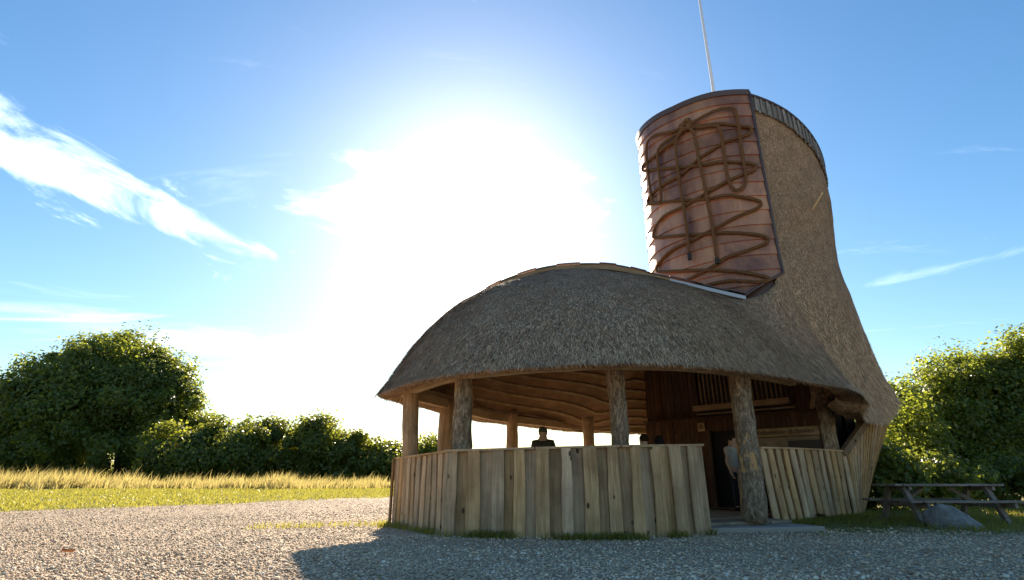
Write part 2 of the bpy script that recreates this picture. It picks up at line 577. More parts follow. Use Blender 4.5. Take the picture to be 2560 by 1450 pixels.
def groundm():
    t = NT('gravel_and_grass_ground')
    P = t.tc.outputs['Object']
    sp = t.n.new('ShaderNodeSeparateXYZ'); t.l.new(P, sp.inputs[0])
    x, y = sp.outputs[0], sp.outputs[1]
    # gravel
    v = t.voronoi(38, P, 'F1', 'Color')
    vd = t.voronoi(38, P, 'F1', 'Distance')
    sv = t.n.new('ShaderNodeSeparateXYZ'); t.l.new(v, sv.inputs[0])
    gcol = t.ramp(sv.outputs[0], [(0, (.19, .13, .09)), (.4, (.40, .285, .19)), (.75, (.56, .425, .295)), (1, (.62, .54, .45))])
    dirt = t.noise(1.2, 5, .65, P)
    gcol = t.mix(t.rng(dirt, .42, .75, 0, .6), gcol, (.24, .20, .155))
    # grass
    n = t.noise(3.2, 6, .7, P)
    nn = t.noise(.35, 4, .6, t.mapping((.5, 1.6, 1)))
    grs = t.ramp(t.math('ADD', t.math('MULTIPLY', n, .5), t.math('MULTIPLY', nn, .5)), [(.36, (.075, .10, .018)), (.52, (.16, .155, .03)), (.66, (.27, .215, .075))])
    # where the grass begins: lawn beyond the gravel, ragged edge
    edge = t.math('ADD', 15.6, t.math('MULTIPLY', t.math('MAXIMUM', t.math('ADD', x, 14.0), 0.0), .72))
    edge = t.math('MINIMUM', edge, 24.5)
    rag = t.math('MULTIPLY', t.math('SUBTRACT', t.noise(1.3, 5, .7, P), .5), 3.2)
    lawn = t.rng(t.math('ADD', t.math('SUBTRACT', y, edge), rag), -.25, .35)
    # grass round the picnic table and behind the heel
    rx = t.rng(t.math('ADD', t.math('SUBTRACT', x, 4.2), t.math('MULTIPLY', rag, .6)), -.4, .8)
    ry = t.rng(t.math('ADD', t.math('SUBTRACT', y, 8.9), t.math('MULTIPLY', rag, .5)), -.5, .6)
    patch = t.math('MULTIPLY', t.math('MULTIPLY', rx, ry), t.rng(t.noise(.9, 5, .7, t.mapping((1, 1, 1), (3, 4, 0))), .30, .52))
    f = t.math('MAXIMUM', lawn, patch)
    col = t.mix(f, gcol, grs)
    h = t.math('SUBTRACT', 1.0, vd)
    b = t.bump(h, .9, .03)
    b = t.bump(t.noise(6, 5, .7, P), .5, .05, b)
    return t.finish(col, .9, 0, b, .2)
M['ground'] = groundm()

def pebblem():
    t = NT('gravel_stone')
    i = t.island()
    col = t.ramp(i, [(0, (.24, .16, .105)), (.3, (.46, .325, .21)), (.6, (.64, .475, .32)), (.85, (.76, .61, .44)), (1, (.88, .79, .65))])
    pat = t.noise(.8, 5, .65, t.tc.outputs['Object'], .5)
    col = t.mix(t.rng(pat, .42, .72, 0, .55), col, (.40, .305, .215))
    col = t.hsv(col, .5, 1.0, t.rng(t.noise(.35, 3, .6, t.mapping((.6, 1.6, 1))), .3, .7, .8, 1.15))
    return t.finish(col, .75, 0, t.bump(t.noise(60, 3, .6), .3, .006), .35)
M['pebble'] = pebblem()

def rockm():
    t = NT('granite_boulder')
    n = t.noise(5, 7, .7); n2 = t.noise(40, 4, .7)
    col = t.ramp(t.math('ADD', t.math('MULTIPLY', n, .6), t.math('MULTIPLY', n2, .4)), [(.35, (.10, .09, .08)), (.55, (.24, .22, .195)), (.7, (.38, .36, .33))])
    return t.finish(col, .85, 0, t.bump(n, .7, .06), .3)
M['rock'] = rockm()
M['slab'] = NT('doorstep_stone').finish((.30, .265, .235), .85)
M['white'] = NT('white_pole_paint').finish((.80, .80, .80), .35)
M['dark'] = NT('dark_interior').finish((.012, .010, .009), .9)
M['glass'] = NT('dark_window_glass').finish((.035, .03, .026), .12, 0, None, .5)
M['lead'] = NT('lead_flashing').finish((.36, .37, .39), .45, .5)
M['skin'] = NT('skin').finish((.42, .26, .18), .6)
M['ink'] = NT('sign_lettering').finish((.035, .025, .02), .7)
def clothm(name, c):
    t = NT(name)
    n = t.noise(9, 4, .6)
    return t.finish(t.mix(t.rng(n, .3, .7, 0, .35), c, tuple(q * .6 for q in c)), .95, 0, t.bump(t.noise(14, 4, .6), .4, .02), .1)
M['jacket'] = clothm('dark_olive_jacket', (.06, .055, .04))
M['tee'] = clothm('brown_shirt', (.16, .09, .055))
M['black'] = clothm('black_hooded_top', (.018, .018, .02))
M['grey_tee'] = clothm('grey_shirt', (.40, .38, .35))
M['trousers'] = clothm('dark_trousers', (.03, .032, .04))
M['hair'] = clothm('dark_hair', (.03, .02, .014))
M['cap'] = clothm('green_grey_cap', (.09, .10, .07))
# ---------------------------------------------------------------- ground
def build_ground():
    xs = np.unique(np.concatenate([np.linspace(-30, 30, 121), np.linspace(-900, 900, 37)]))
    ys = np.unique(np.concatenate([np.linspace(0, 50, 101), np.linspace(-200, 1500, 41)]))
    X, Y = np.meshgrid(xs, ys, indexing='ij')
    Z = ground_z(X, Y)
    v = np.stack([X, Y, Z], -1).reshape(-1, 3)
    g = mesh_obj('ground', v, grid_faces(len(xs), len(ys)), M['ground'], smooth=True)
    tag(g, 'gravel forecourt running into mown lawn', 'ground', kind='structure')
build_ground()

# ---------------------------------------------------------------- the boot-shaped building
TX, TY, TR = 6.50, 14.07, 2.43
ALPHA = math.radians(40)
tdir = np.array((-math.cos(ALPHA), -math.sin(ALPHA)))      # the way the shin faces
ndir = np.array((math.sin(ALPHA), -math.cos(ALPHA)))       # sideways, towards the camera

def ring(beta, r, z):
    b = math.radians(beta)
    p = np.array((TX, TY)) + r * (math.cos(b) * tdir + math.sin(b) * ndir)
    return np.array((p[0], p[1], z))

_rb = np.array([-120, -62, -30, -1, 25, 45, 67, 106, 140, 180, 240, 298], float)
_rz = np.array([9.55, 10.50, 10.20, 9.94, 9.86, 9.74, 9.29, 8.37, 8.0, 8.1, 9.55, 10.50])
def rim_z(beta):
    while beta < -62: beta += 360
    while beta > 298: beta -= 360
    return CAM_H + float(np.interp(beta, _rb[1:], _rz[1:]))

boot = empty('boot_building', (3.5, 12.5, 0))
tag(boot, 'huge boot-shaped pavilion with thatched roof, log posts and copper-clad shaft', 'building')

N = [at(1190, 747, 12.7), at(1268, 707, 12.5), at(1380, 676, 12.3), at(1520, 672, 12.0), at(1640, 697, 11.7), at(1862, 748, 11.4)]
def Nl(q):
    i = min(int(q), 4); f = q - i
    return N[i] * (1 - f) + N[i + 1] * f
F = [np.array(q, float) for q in ((3.65, 13.25, 4.65), (2.4, 13.3, 5.6), (1.2, 13.6, 5.67), (.1, 13.8, 5.4), (-.7, 13.7, 5.05))]
RT = TR
def top(b): return ring(b, RT, rim_z(b) - .16)
cols = [   # eave point, upper edge point, kind
    (at(943, 988, 10.9), N[0] + np.array((-.08, .4, 0)), 'toe'),
    (at(986, 966, 9.8), N[0], 'toe'),
    (at(1052, 944, 9.1), Nl(.45), 'toe'),
    (at(1135, 929, 8.6), Nl(1.0), 'toe'),
    (at(1284, 914, 8.2), Nl(1.6), 'toe'),
    (at(1383, 908, 8.1), Nl(2.1), 'toe'),
    (at(1516, 902, 8.05), Nl(2.8), 'toe'),
    (at(1715, 906, 8.4), Nl(3.6), 'toe'),
    (at(1830, 915, 8.9), Nl(4.1), 'toe'),
    (at(1930, 928, 9.4), Nl(4.55), 'toe'),
    (at(2000, 940, 10.0), N[5], 'cor'),
    (at(2050, 951, 10.4), ring(45, RT, 5.28), 'tow'),
    (at(2100, 960, 10.8), ring(45, RT, 7.0), 'tow'),
    (at(2140, 977, 11.3), ring(45, RT, 8.8), 'tow'),
    (at(2157, 1003, 11.7), top(45.5), 'tow'),
    (at(2147, 1030, 11.95), top(58), 'tow'),
    (at(2172, 1043, 12.3), top(72), 'tow'),
    (at(2200, 1048, 12.9), top(86), 'tow'),
    (at(2228, 1035, 13.6), top(98), 'tow'),
    (at(2240, 996, 14.3), top(110), 'tow'),
    (np.array((10.5, 16.0, 2.7)), top(140), 'tow'),
    (np.array((9.8, 18.2, 2.5)), top(175), 'tow'),
    (np.array((7.5, 19.8, 2.4)), top(215), 'twr'),
    (np.array((4.4, 19.0, 2.3)), top(255), 'twr'),
    (np.array((2.9, 18.3, 2.3)), top(297.5), 'twr'),
    (np.array((2.55, 18.1, 2.3)), ring(-62, RT, 8.4), 'twr'),
    (np.array((2.2, 17.9, 2.3)), ring(-62, RT, 6.6), 'twr'),
    (np.array((1.85, 17.7, 2.3)), ring(-62, RT, 5.3), 'twr'),
    (np.array((1.53, 17.5, 2.3)), ring(-58, RT + .1, 4.75), 'cor'),
    (np.array((.9, 16.8, 2.3)), F[0] + np.array((0, 0, .3)), 'toe'),
    (np.array((.24, 16.1, 2.3)), F[1], 'toe'),
    (np.array((-1.1, 14.6, 2.31)), F[2], 'toe'),
    (np.array((-2.05, 12.3, 2.335)), F[3], 'toe'),
    (np.array((-2.55, 11.5, 2.38)), F[4], 'toe'),
]
UN = 10
NV = 46
tv = np.linspace(0, 1, NV) ** 1.15
Ek = np.array([c[0] for c in cols]); Ik = np.array([c[1] for c in cols])
keys = []
for E, I, k in cols:
    if k in ('tow', 'twr'):
        zt = min(5.9 if k == 'tow' else 4.8, I[2])
        z = E[2] + (I[2] - E[2]) * tv ** 1.25
        g = (np.clip((zt - z) / (zt - E[2]), 0, 1) ** (2.3 if k == 'tow' else 1.0))[:, None]
        rad = I[:2] - np.array((TX, TY)); rad = rad / np.linalg.norm(rad)
        waist = (.11 * np.exp(-((z - 6.2) / 1.0) ** 2) * np.clip((I[2] - z) / 1.2, 0, 1))[:, None]
        xy = (I[:2][None] - rad[None] * waist) * (1 - g) + E[:2][None] * g
        keys.append(np.concatenate([xy, z[:, None]], 1))
    else:
        u1, u2 = ((.42, .62) if k == 'toe' else (.12, .02))
        P1 = E * .66 + I * .34 + np.array((0, 0, u1)); P2 = E * .34 + I * .66 + np.array((0, 0, u2))
        t = tv[:, None]
        keys.append((1 - t) ** 3 * E + 3 * t * (1 - t) ** 2 * P1 + 3 * t * t * (1 - t) * P2 + t ** 3 * I)
keys = np.array(keys)
S = catmull(keys.reshape(len(cols), -1), UN, True).reshape(-1, NV, 3)     # NU, NV, 3
Ec = S[:, 0].copy(); Ic = S[:, -1].copy()
NU = len(Ec)
tanE = np.roll(Ec, -1, 0) - np.roll(Ec, 1, 0)
tanE[:, 2] = 0
for _ in range(4):
    tanE = (np.roll(tanE, 1, 0) + tanE * 2 + np.roll(tanE, -1, 0)) / 4
tanE /= np.linalg.norm(tanE, axis=1)[:, None]
inw = np.stack([-tanE[:, 1], tanE[:, 0], np.zeros(NU)], 1)
cen = np.array((3.5, 13.5, 0))
if np.mean(np.sum(inw * (cen - Ec), 1)) < 0:
    inw = -inw

# ease the fold between the toe roof and the shaft
lo_, hi_ = 8 * UN, 15 * UN
for _ in range(140):
    A = S[lo_ - 1:hi_ + 1, :, :]
    n_ = (A[:-2, 1:-1] + A[2:, 1:-1] + A[1:-1, :-2] + A[1:-1, 2:]) / 4
    wgt = (np.sin(np.linspace(0, math.pi, n_.shape[0])) ** .5)[:, None, None]
    vw = np.clip(np.minimum(tv[1:-1] / .12, (1 - tv[1:-1]) / .05), 0, 1)[None, :, None]
    S[lo_:hi_ - 0, 1:-1] = A[1:-1, 1:-1] * (1 - .8 * wgt * vw) + n_ * .8 * wgt * vw
# a little unevenness in the thatch
du = np.roll(S, -1, 0) - np.roll(S, 1, 0)
dv = np.gradient(S, axis=1)
SN = np.cross(du, dv); SN /= np.linalg.norm(SN, axis=2)[..., None] + 1e-9
if np.mean(np.sum(SN[:, 10] * inw, 1)) > 0:
    SN = -SN
def lump(p):
    x, y, z = p[..., 0], p[..., 1], p[..., 2]
    return .5 * np.sin(1.9 * x + 1.3 * y + .7) * np.sin(1.7 * z + .8 * x) + .3 * np.sin(4.1 * x - 2.7 * z) * np.sin(3.3 * y + 2.0 * z) + .2 * np.sin(9 * x + 7 * z) * np.sin(8 * y - 5 * z)
fade = np.clip(tv / .1, 0, 1) * np.clip((1 - tv) / .06, 0, 1)
S = S + SN * (lump(S) * .035 * fade[None, :])[..., None]
rag = RNG.normal(0, .012, (NU, 1))
# rounded, thick thatch edge: rows below the eave line
z1 = np.array((0, 0, 1.0))
lip = [Ec + inw * .58 + z1 * .16, Ec + inw * .46 + z1 * .035, Ec + inw * .28 + z1 * .0 + z1 * rag, Ec + inw * .12 - z1 * .025 + z1 * rag, Ec + inw * .02 - z1 * .015 + z1 * rag]
LIP = np.stack(lip, 1)
allv = np.concatenate([LIP, S], 1)
nrow = allv.shape[1]
roof = mesh_obj('thatched_roof', allv.reshape(-1, 3), grid_faces(NU, nrow, True), M['thatch'], boot, smooth=True)
# UV: u along the eave in metres, v up the slope
me = roof.data
uvl = me.uv_layers.new(name='UVMap')
arc = np.concatenate([[0], np.cumsum(np.linalg.norm(np.diff(Ec, axis=0), axis=1))])
vl = np.concatenate([np.zeros((NU, 1)), np.cumsum(np.linalg.norm(np.diff(allv, axis=1), axis=2), 1)], 1)
li = np.empty(len(me.loops), dtype=np.int32); me.loops.foreach_get('vertex_index', li)
uvs = np.stack([arc[np.minimum(li // nrow, NU - 1)], vl.reshape(-1)[li]], 1).astype(np.float32)
uvl.data.foreach_set('uv', uvs.ravel())

# loose reed ends standing proud of the thatch (visible side only)
def build_straw(n=150000):
    iu = RNG.random(n) * (20.5 * UN) % NU
    tvv = RNG.random(n) ** 1.35 * (NV - 1.01)
    i0 = iu.astype(int); fu = iu - i0; j0 = tvv.astype(int); fv = tvv - j0
    i1 = (i0 + 1) % NU
    g = lambda A: (A[i0, j0] * ((1 - fu) * (1 - fv))[:, None] + A[i1, j0] * (fu * (1 - fv))[:, None] + A[i0, j0 + 1] * ((1 - fu) * fv)[:, None] + A[i1, j0 + 1] * (fu * fv)[:, None])
    p = g(S); nn = g(SN); d = -g(dv); d /= np.linalg.norm(d, axis=1)[:, None] + 1e-9
    side = np.cross(d, nn)
    d = d + side * RNG.normal(0, .30, (n, 1)) + nn * RNG.uniform(.03, .30, (n, 1))
    d /= np.linalg.norm(d, axis=1)[:, None]
    L = RNG.uniform(.06, .24, (n, 1)); w = RNG.uniform(.004, .010, (n, 1))
    sf = np.clip(1 - (p[:, 2:] - 3.2) / 3.0, .28, 1); L = L * sf; w = w * np.sqrt(sf)
    a = p - side * w; b = p + side * w; c = p + d * L
    np_o = np_mesh('reed_ends', np.stack([a, b, c], 1).reshape(-1, 3), 3, M['straw'], boot)
    np_o['kind'] = 'stuff'
    # fringe along the eave
    m = 15000
    iu = RNG.random(m) * NU; i0 = iu.astype(int) % NU; fu = (iu % 1)[:, None]; i1 = (i0 + 1) % NU
    k = RNG.random((m, 1))
    e = Ec[i0] * (1 - fu) + Ec[i1] * fu; iw = inw[i0]
    p = e + iw * (.0 + .38 * k) - z1 * (.02 * np.minimum(1, k * 5)) + z1 * .02 * k
    tg = tanE[i0]
    d = -iw * RNG.uniform(.0, .6, (m, 1)) - z1 * RNG.uniform(.5, 1, (m, 1)) + tg * RNG.normal(0, .3, (m, 1))
    d /= np.linalg.norm(d, axis=1)[:, None]
    L = RNG.uniform(.025, .075, (m, 1)); w = .006
    f = np_mesh('reed_fringe', np.stack([p - tg * w, p + tg * w, p + d * L], 1).reshape(-1, 3), 3, M['straw'], boot)
    f['kind'] = 'stuff'
build_straw()

# ceiling under the thatch
CE0 = Ec + inw * .66 + z1 * .16
ct = np.linspace(0, 1, 14)
CG = np.zeros((NU, 41, 3))
for i in range(NU):
    pts = S[i] - SN[i] * .30
    pts = pts[(S[i, :, 2] < 4.75) | (np.arange(NV) < 4)]
    pts = np.concatenate([CE0[i:i + 1], pts[5:]], 0)
    sl = np.concatenate([[0], np.cumsum(np.linalg.norm(np.diff(pts, axis=0), axis=1))])
    q = np.linspace(0, sl[-1], 41)
    CG[i] = np.stack([np.interp(q, sl, pts[:, k]) for k in range(3)], 1)
for _ in range(140):
    CG[:, 1:] = (np.roll(CG, 1, 0)[:, 1:] + 2 * CG[:, 1:] + np.roll(CG, -1, 0)[:, 1:]) / 4
def ceil_pt(t):
    x = t * 40; j = min(int(x), 39); f = x - j
    return CG[:, j] * (1 - f) + CG[:, j + 1] * f
CS = np.stack([ceil_pt(t) for t in ct], 1)
ceil = mesh_obj('ceiling', CS.reshape(-1, 3), grid_faces(NU, len(ct), True), M['ceiling'], boot, smooth=True)
toe_ids = [i % NU for i in range(20 * UN, NU + 10 * UN + 1)]
for k, t in enumerate(np.linspace(.06, .90, 9)):
    lo, hi = ceil_pt(t), ceil_pt(t + .022)
    dn = np.array((0, 0, -.05))
    vv = []
    for i in toe_ids:
        vv += [lo[i], lo[i] + dn, hi[i] + dn, hi[i]]
    ff = []
    for i in range(len(toe_ids) - 1):
        for s in range(4):
            s2 = (s + 1) % 4
            ff.append((i * 4 + s, i * 4 + s2, (i + 1) * 4 + s2, (i + 1) * 4 + s))
    mesh_obj('ceiling_batten', vv, ff, M['batten'], ceil)
# cap closing the hidden gap between the two thatch edges on the ridge (copper tongue)
near = np.array([Nl(q) for q in np.linspace(0, 5, 21)])
far = catmull(np.array(F[::-1]), 5, False)
far = np.array([far[int(round(q))] for q in np.linspace(0, len(far) - 1, 21)])
tv_ = []
for a, b in zip(near, far):
    for s in np.linspace(0, 1, 6):
        tv_.append(a * (1 - s) + b * s + z1 * (.10 * math.sin(math.pi * s) - .05))
mesh_obj('copper_tongue', tv_, grid_faces(21, 6), M['copper'], boot, smooth=True)
# ring beam and curved fascia behind the thatch edge
def loop_band(name, off0, off1, za, zb, mat, ids, parent):
    vv = []
    for i in ids:
        vv += [Ec[i] + inw[i] * off0 + z1 * za, Ec[i] + inw[i] * off1 + z1 * za, Ec[i] + inw[i] * off1 + z1 * zb, Ec[i] + inw[i] * off0 + z1 * zb]
    ff = []
    for i in range(len(ids) - 1):
        for s in range(4):
            s2 = (s + 1) % 4
            ff.append((i * 4 + s, i * 4 + s2, (i + 1) * 4 + s2, (i + 1) * 4 + s))
    return mesh_obj(name, vv, ff, mat, parent, smooth=False)
loop_band('eave_beam', .47, .62, -.02, .26, M['beam'], [i % NU for i in range(23 * UN, NU + 11 * UN + 1)], boot)

# stepped wooden boards along the ridge edge
rid = catmull(np.array(N), 12, False)
rid_t = np.gradient(rid, axis=0); rid_t /= np.linalg.norm(rid_t, axis=1)[:, None]
lenr = len(rid)
def ridge_piece(name, i0, i1, dz0, dz1, oy0, oy1, mat, parent):
    vv = []
    for i in range(i0, i1 + 1):
        p = rid[i]
        vv += [p + np.array((0, oy0, dz0)), p + np.array((0, oy1, dz0)), p + np.array((0, oy1, dz1)), p + np.array((0, oy0, dz1))]
    n = i1 - i0 + 1; ff = []
    for i in range(n - 1):
        for s in range(4):
            s2 = (s + 1) % 4
            ff.append((i * 4 + s, i * 4 + s2, (i + 1) * 4 + s2, (i + 1) * 4 + s))
    ff += [(0, 1, 2, 3), ((n - 1) * 4 + 3, (n - 1) * 4 + 2, (n - 1) * 4 + 1, (n - 1) * 4)]
    return mesh_obj(name, vv, ff, mat, parent)
ridge_piece('ridge_fascia', 0, 50, -.04, .075, -.06, .02, M['trim'], boot)
ridge_piece('ridge_flashing', 50, 60, -.03, .055, -.07, .02, M['lead'], boot)
cuts = [0, 5, 10, 15, 20, 25, 30, 34, 38, 42, 46, 50, 54, 57, 60]
for k in range(len(cuts) - 1):
    u = .0 if k % 2 == 0 else .022
    ridge_piece('ridge_cap', cuts[k], cuts[k + 1], .078 + u, .10 + u, -.09 - u * .3, .35, M['copper_dark'], boot)

# ---------------------------------------------------------------- copper shin
def shin_r(z):
    return TR + .05 + .16 * max(0.0, 5.9 - z) ** 2
B0, B1 = -62.0, 45.0
def shin_bottom(b):
    if b >= 24: return 4.72 + (5.30 - 4.72) * ((b - 24) / 21.0) ** .8
    return 4.45
NSH = 16
bet = np.linspace(B0, B1, 30)
def seam(k, b):
    zr = rim_z(b)
    f = k / NSH
    return zr * (1 - f) + (4.25 + .0 * b) * f
shin = mesh_obj('copper_shin', [ring(b, TR + .02, z) for b in bet for z in (4.4, rim_z(b))], grid_faces(30, 2), M['copper_dark'], boot, smooth=True)
for k in range(NSH):
    vv, ok = [], False
    rows = 5
    for b in bet:
        zt, zb = seam(k, b) + (.03 if k else 0), seam(k + 1, b)
        zl = shin_bottom(b)
        zb2 = max(zb, zl); zt2 = max(zt, zl + .002)
        if zt2 - zb2 > .05: ok = True
        for r in range(rows):
            f = r / (rows - 1)
            z = zt2 * (1 - f) + zb2 * f
            ff = (zt - z) / max(zt - zb, .01)
            vv.append(ring(b, shin_r(z) + .005 + .034 * ff, z))
        vv.append(ring(b, shin_r(zb2) - .01, zb2))
    if ok:
        mesh_obj('copper_sheet', vv, grid_faces(30, rows + 1), M['copper'], shin, smooth=False)
# folded edge running down the right side of the copper, round its rounded foot
edge = [ring(45, shin_r(z) + .03, z) for z in np.linspace(rim_z(45) - .02, 5.30, 16)] + [ring(b, shin_r(shin_bottom(b)) + .03, shin_bottom(b)) for b in np.linspace(44, 24, 9)]
v_, f_ = tube(edge, .035, 6)
mesh_obj('edge_trim', v_, f_, M['copper_dark'], shin, smooth=True)
vv = []
for b in np.linspace(B0, B1, 40):
    z = rim_z(b)
    vv += [ring(b, TR - .12, z - .12), ring(b, TR + .10, z - .12), ring(b, TR + .12, z + .03), ring(b, TR - .12, z + .05)]
ff = []
for i in range(39):
    for s in range(4):
        s2 = (s + 1) % 4
        ff.append((i * 4 + s, i * 4 + s2, (i + 1) * 4 + s2, (i + 1) * 4 + s))
ff += [(0, 1, 2, 3), (159, 158, 157, 156)]
mesh_obj('rim_coping', vv, ff, M['copper_dark'], shin)

# grey vertical shingles under the rim on the thatched side
NB = 150
bs = np.linspace(45.4, 297.0, NB + 1)
for k in range(NB):
    a, b = bs[k], bs[k + 1] - .28
    rr = TR + .03 + (.025 if k % 2 else 0)
    h = .48 + random.uniform(-.03, .03)
    zt0, zt1 = rim_z(a) - .10, rim_z(b) - .10
    p = [ring(a, rr, zt0 - h), ring(b, rr, zt1 - h), ring(b, rr + .03, zt1 - h), ring(a, rr + .03, zt0 - h),
         ring(a, rr, zt0), ring(b, rr, zt1), ring(b, rr + .03, zt1), ring(a, rr + .03, zt0)]
    mesh_obj('rim_shingle', p, BOXF, M['shingle'], boot)
vv = []
rbs = np.linspace(45.5, 297, 60)
for b in rbs:
    z = rim_z(b) - .095
    vv += [ring(b, TR - .15, z - .04), ring(b, TR + .10, z - .04), ring(b, TR + .10, z + .02), ring(b, TR - .15, z + .03)]
ff = []
for i in range(59):
    for s in range(4):
        s2 = (s + 1) % 4
        ff.append((i * 4 + s, i * 4 + s2, (i + 1) * 4 + s2, (i + 1) * 4 + s))
mesh_obj('rim_capping', vv, ff, M['copper_dark'], boot)
# unseen disc added below the rim to stop light leaking down the shaft
dk = [np.array((TX, TY, 7.9))] + [ring(b, TR - .06, 7.85) for b in range(0, 360, 10)]
mesh_obj('shaft_light_stop', dk, [(0, i, i % 36 + 1) for i in range(1, 37)], M['floor'], boot)
# little peg in the thatch
v_, f_ = tube([ring(76, TR - .12, 7.14), ring(71, TR + .42, 7.34)], .024, 6)
mesh_obj('thatch_peg', v_, f_, M['straw_pale'], boot)

# ---------------------------------------------------------------- flagpole
fp = empty('flagpole', (TX, TY, 7.85))
tag(fp, 'slim white flagpole rising from the top of the boot shaft', 'flagpole')
v_, f_ = tube([(TX, TY, 7.88), (TX, TY, 12), (TX, TY, 20.5)], [.062, .052, .03], 12)
mesh_obj('pole', v_, f_, M['white'], fp, smooth=True)
v_, f_ = tube([(TX, TY, 20.5), (TX, TY, 20.55), (TX, TY, 20.62), (TX, TY, 20.66)], [.03, .07, .07, .02], 12)
mesh_obj('finial', v_, f_, M['white'], fp, smooth=True)

# ---------------------------------------------------------------- log posts
def post(pb, pt, r0, r1, mat, seed, bumps=.05):
    rg = np.random.default_rng(seed)
    n = 16
    pb, pt = np.asarray(pb, float), np.asarray(pt, float)
    path = [pb * (1 - s) + pt * s + np.array((math.sin(s * 5 + seed) * .018, math.cos(s * 4 + seed * 2) * .018, 0)) for s in np.linspace(0, 1, n)]
    rad = [(r0 * (1 - s) + r1 * s) * (1 + .05 * math.sin(s * 9 + seed)) for s in np.linspace(0, 1, n)]
    v_, f_ = tube(path, rad, 14, True, bumps, rg)
    return mesh_obj('post', v_, f_, mat, boot, smooth=True)
def pxw(w, Y): return w / FPX * Y * 1.03 / 2
FLZ = .14
def post_px(cx_t, y_t, cx_b, y_b, w_t, w_b, Y, mat, seed, bumps=.04):
    a = at(cx_b, y_b, Y); b = at(cx_t, y_t, Y)
    d = (a - b)
    s = (a[2] - FLZ) / max(b[2] - a[2], .1)
    base = a + d * s
    base[2] = FLZ - .02
    topp = b + (b - a) / np.linalg.norm(b - a) * .22
    return post(base, topp, pxw(w_b, Y), pxw(w_t, Y), mat, seed, bumps)
post_px(1029, 985, 1027, 1140, 36, 40, 10.6, M['post'], 1, .012)
post_px(1116, 1025, 1114, 1130, 34, 36, 12.3, M['post'], 2, .012)
post_px(1158, 945, 1156, 1128, 44, 44, 9.3, M['bark'], 3, .07)
post_px(1279, 1050, 1279, 1126, 28, 29, 15.0, M['post'], 4, .02)
post_px(1470, 1062, 1472, 1115, 26, 28, 15.9, M['post'], 5, .02)
post_px(1539, 925, 1550, 1112, 40, 48, 9.2, M['bark'], 6, .05)
post_px(1850, 935, 1884, 1300, 44, 56, 9.9, M['bark'], 7, .05)
post_px(2048, 975, 2066, 1120, 46, 56, 13.1, M['bark'], 8, .06)

# floor slab of the pavilion
fl_ids = list(range(0, NU, 4))
fv = [Ec[i] * np.array((1, 1, 0)) + inw[i] * 1.35 + z1 * FLZ for i in fl_ids]
fb = [p - z1 * (FLZ + .1) for p in fv]
nfl = len(fv)
ff = [tuple(range(nfl))] + [(i, nfl + i, nfl + (i + 1) % nfl, (i + 1) % nfl) for i in range(nfl)]
flo = mesh_obj('pavilion_floor', fv + fb, ff, M['floor'], boot)

# ---------------------------------------------------------------- inner wall with door and window
W0 = np.array((5.12, 15.0)); wd = np.array((.747, -.664)); wn_ = np.array((-.664, -.747))
def wp(a, o, z):
    p = W0 + wd * a + wn_ * o
    return np.array((p[0], p[1], z))
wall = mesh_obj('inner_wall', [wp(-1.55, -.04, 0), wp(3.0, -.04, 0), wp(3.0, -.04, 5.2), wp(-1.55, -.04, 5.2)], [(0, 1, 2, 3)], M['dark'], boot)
DOOR = (.33, 1.25)
a = -1.5
random.seed(3)
while a < 2.9:
    w = random.uniform(.105, .13)
    c = a + w / 2
    off = .03 if int(a * 100) % 2 else .018
    z0 = 2.0 if DOOR[0] < c < DOOR[1] else FLZ
    if not (z0 > 2.2):
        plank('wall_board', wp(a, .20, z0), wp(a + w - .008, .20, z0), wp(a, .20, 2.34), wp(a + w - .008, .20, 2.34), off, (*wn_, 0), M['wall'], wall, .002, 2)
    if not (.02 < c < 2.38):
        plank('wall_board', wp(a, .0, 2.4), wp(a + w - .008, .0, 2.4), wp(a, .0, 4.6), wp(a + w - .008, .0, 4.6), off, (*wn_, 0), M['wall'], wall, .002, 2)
    a += w
box('wall_ledge', wp(-1.55, -.03, 2.345), wp(4.5, 0, 0) - wp(0, 0, 0), wp(0, .31, 0) - wp(0, 0, 0), (0, 0, .04), M['wall'], wall)
# window
wb = lambda n, a0, a1, o0, o1, za, zb, m, par: box(n, wp(a0, o0, za), wp(a1 - a0, 0, 0) - wp(0, 0, 0), wp(0, o1 - o0, 0) - wp(0, 0, 0), (0, 0, zb - za), m, par)
win = wb('window', .05, 2.35, .0, .01, 2.62, 4.2, M['glass'], boot)
wb('window_sill', -.02, 2.42, .02, .26, 2.56, 2.70, M['trim'], win)
wb('window_apron', .0, 2.5, .02, .10, 2.46, 2.50, M['trim'], win)
for a0 in (.0, 1.14, 2.32):
    wb('window_frame', a0, a0 + .07, .012, .09, 2.705, 4.2, M['wall'], win)
k = .14
while k < 2.28:
    if abs(k - 1.17) > .1:
        wb('window_slat', k, k + .03, .015, .055, 2.71, 4.2, M['batten'], win)
    k += .115
# near-black sheet standing in for the shade inside the doorway, and its frame
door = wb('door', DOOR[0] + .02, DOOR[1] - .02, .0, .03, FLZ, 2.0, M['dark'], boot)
wb('door_frame', DOOR[0] - .06, DOOR[0] + .02, .20, .26, FLZ, 2.05, M['wall'], door)
wb('door_frame', DOOR[1] - .02, DOOR[1] + .06, .20, .26, FLZ, 2.05, M['wall'], door)
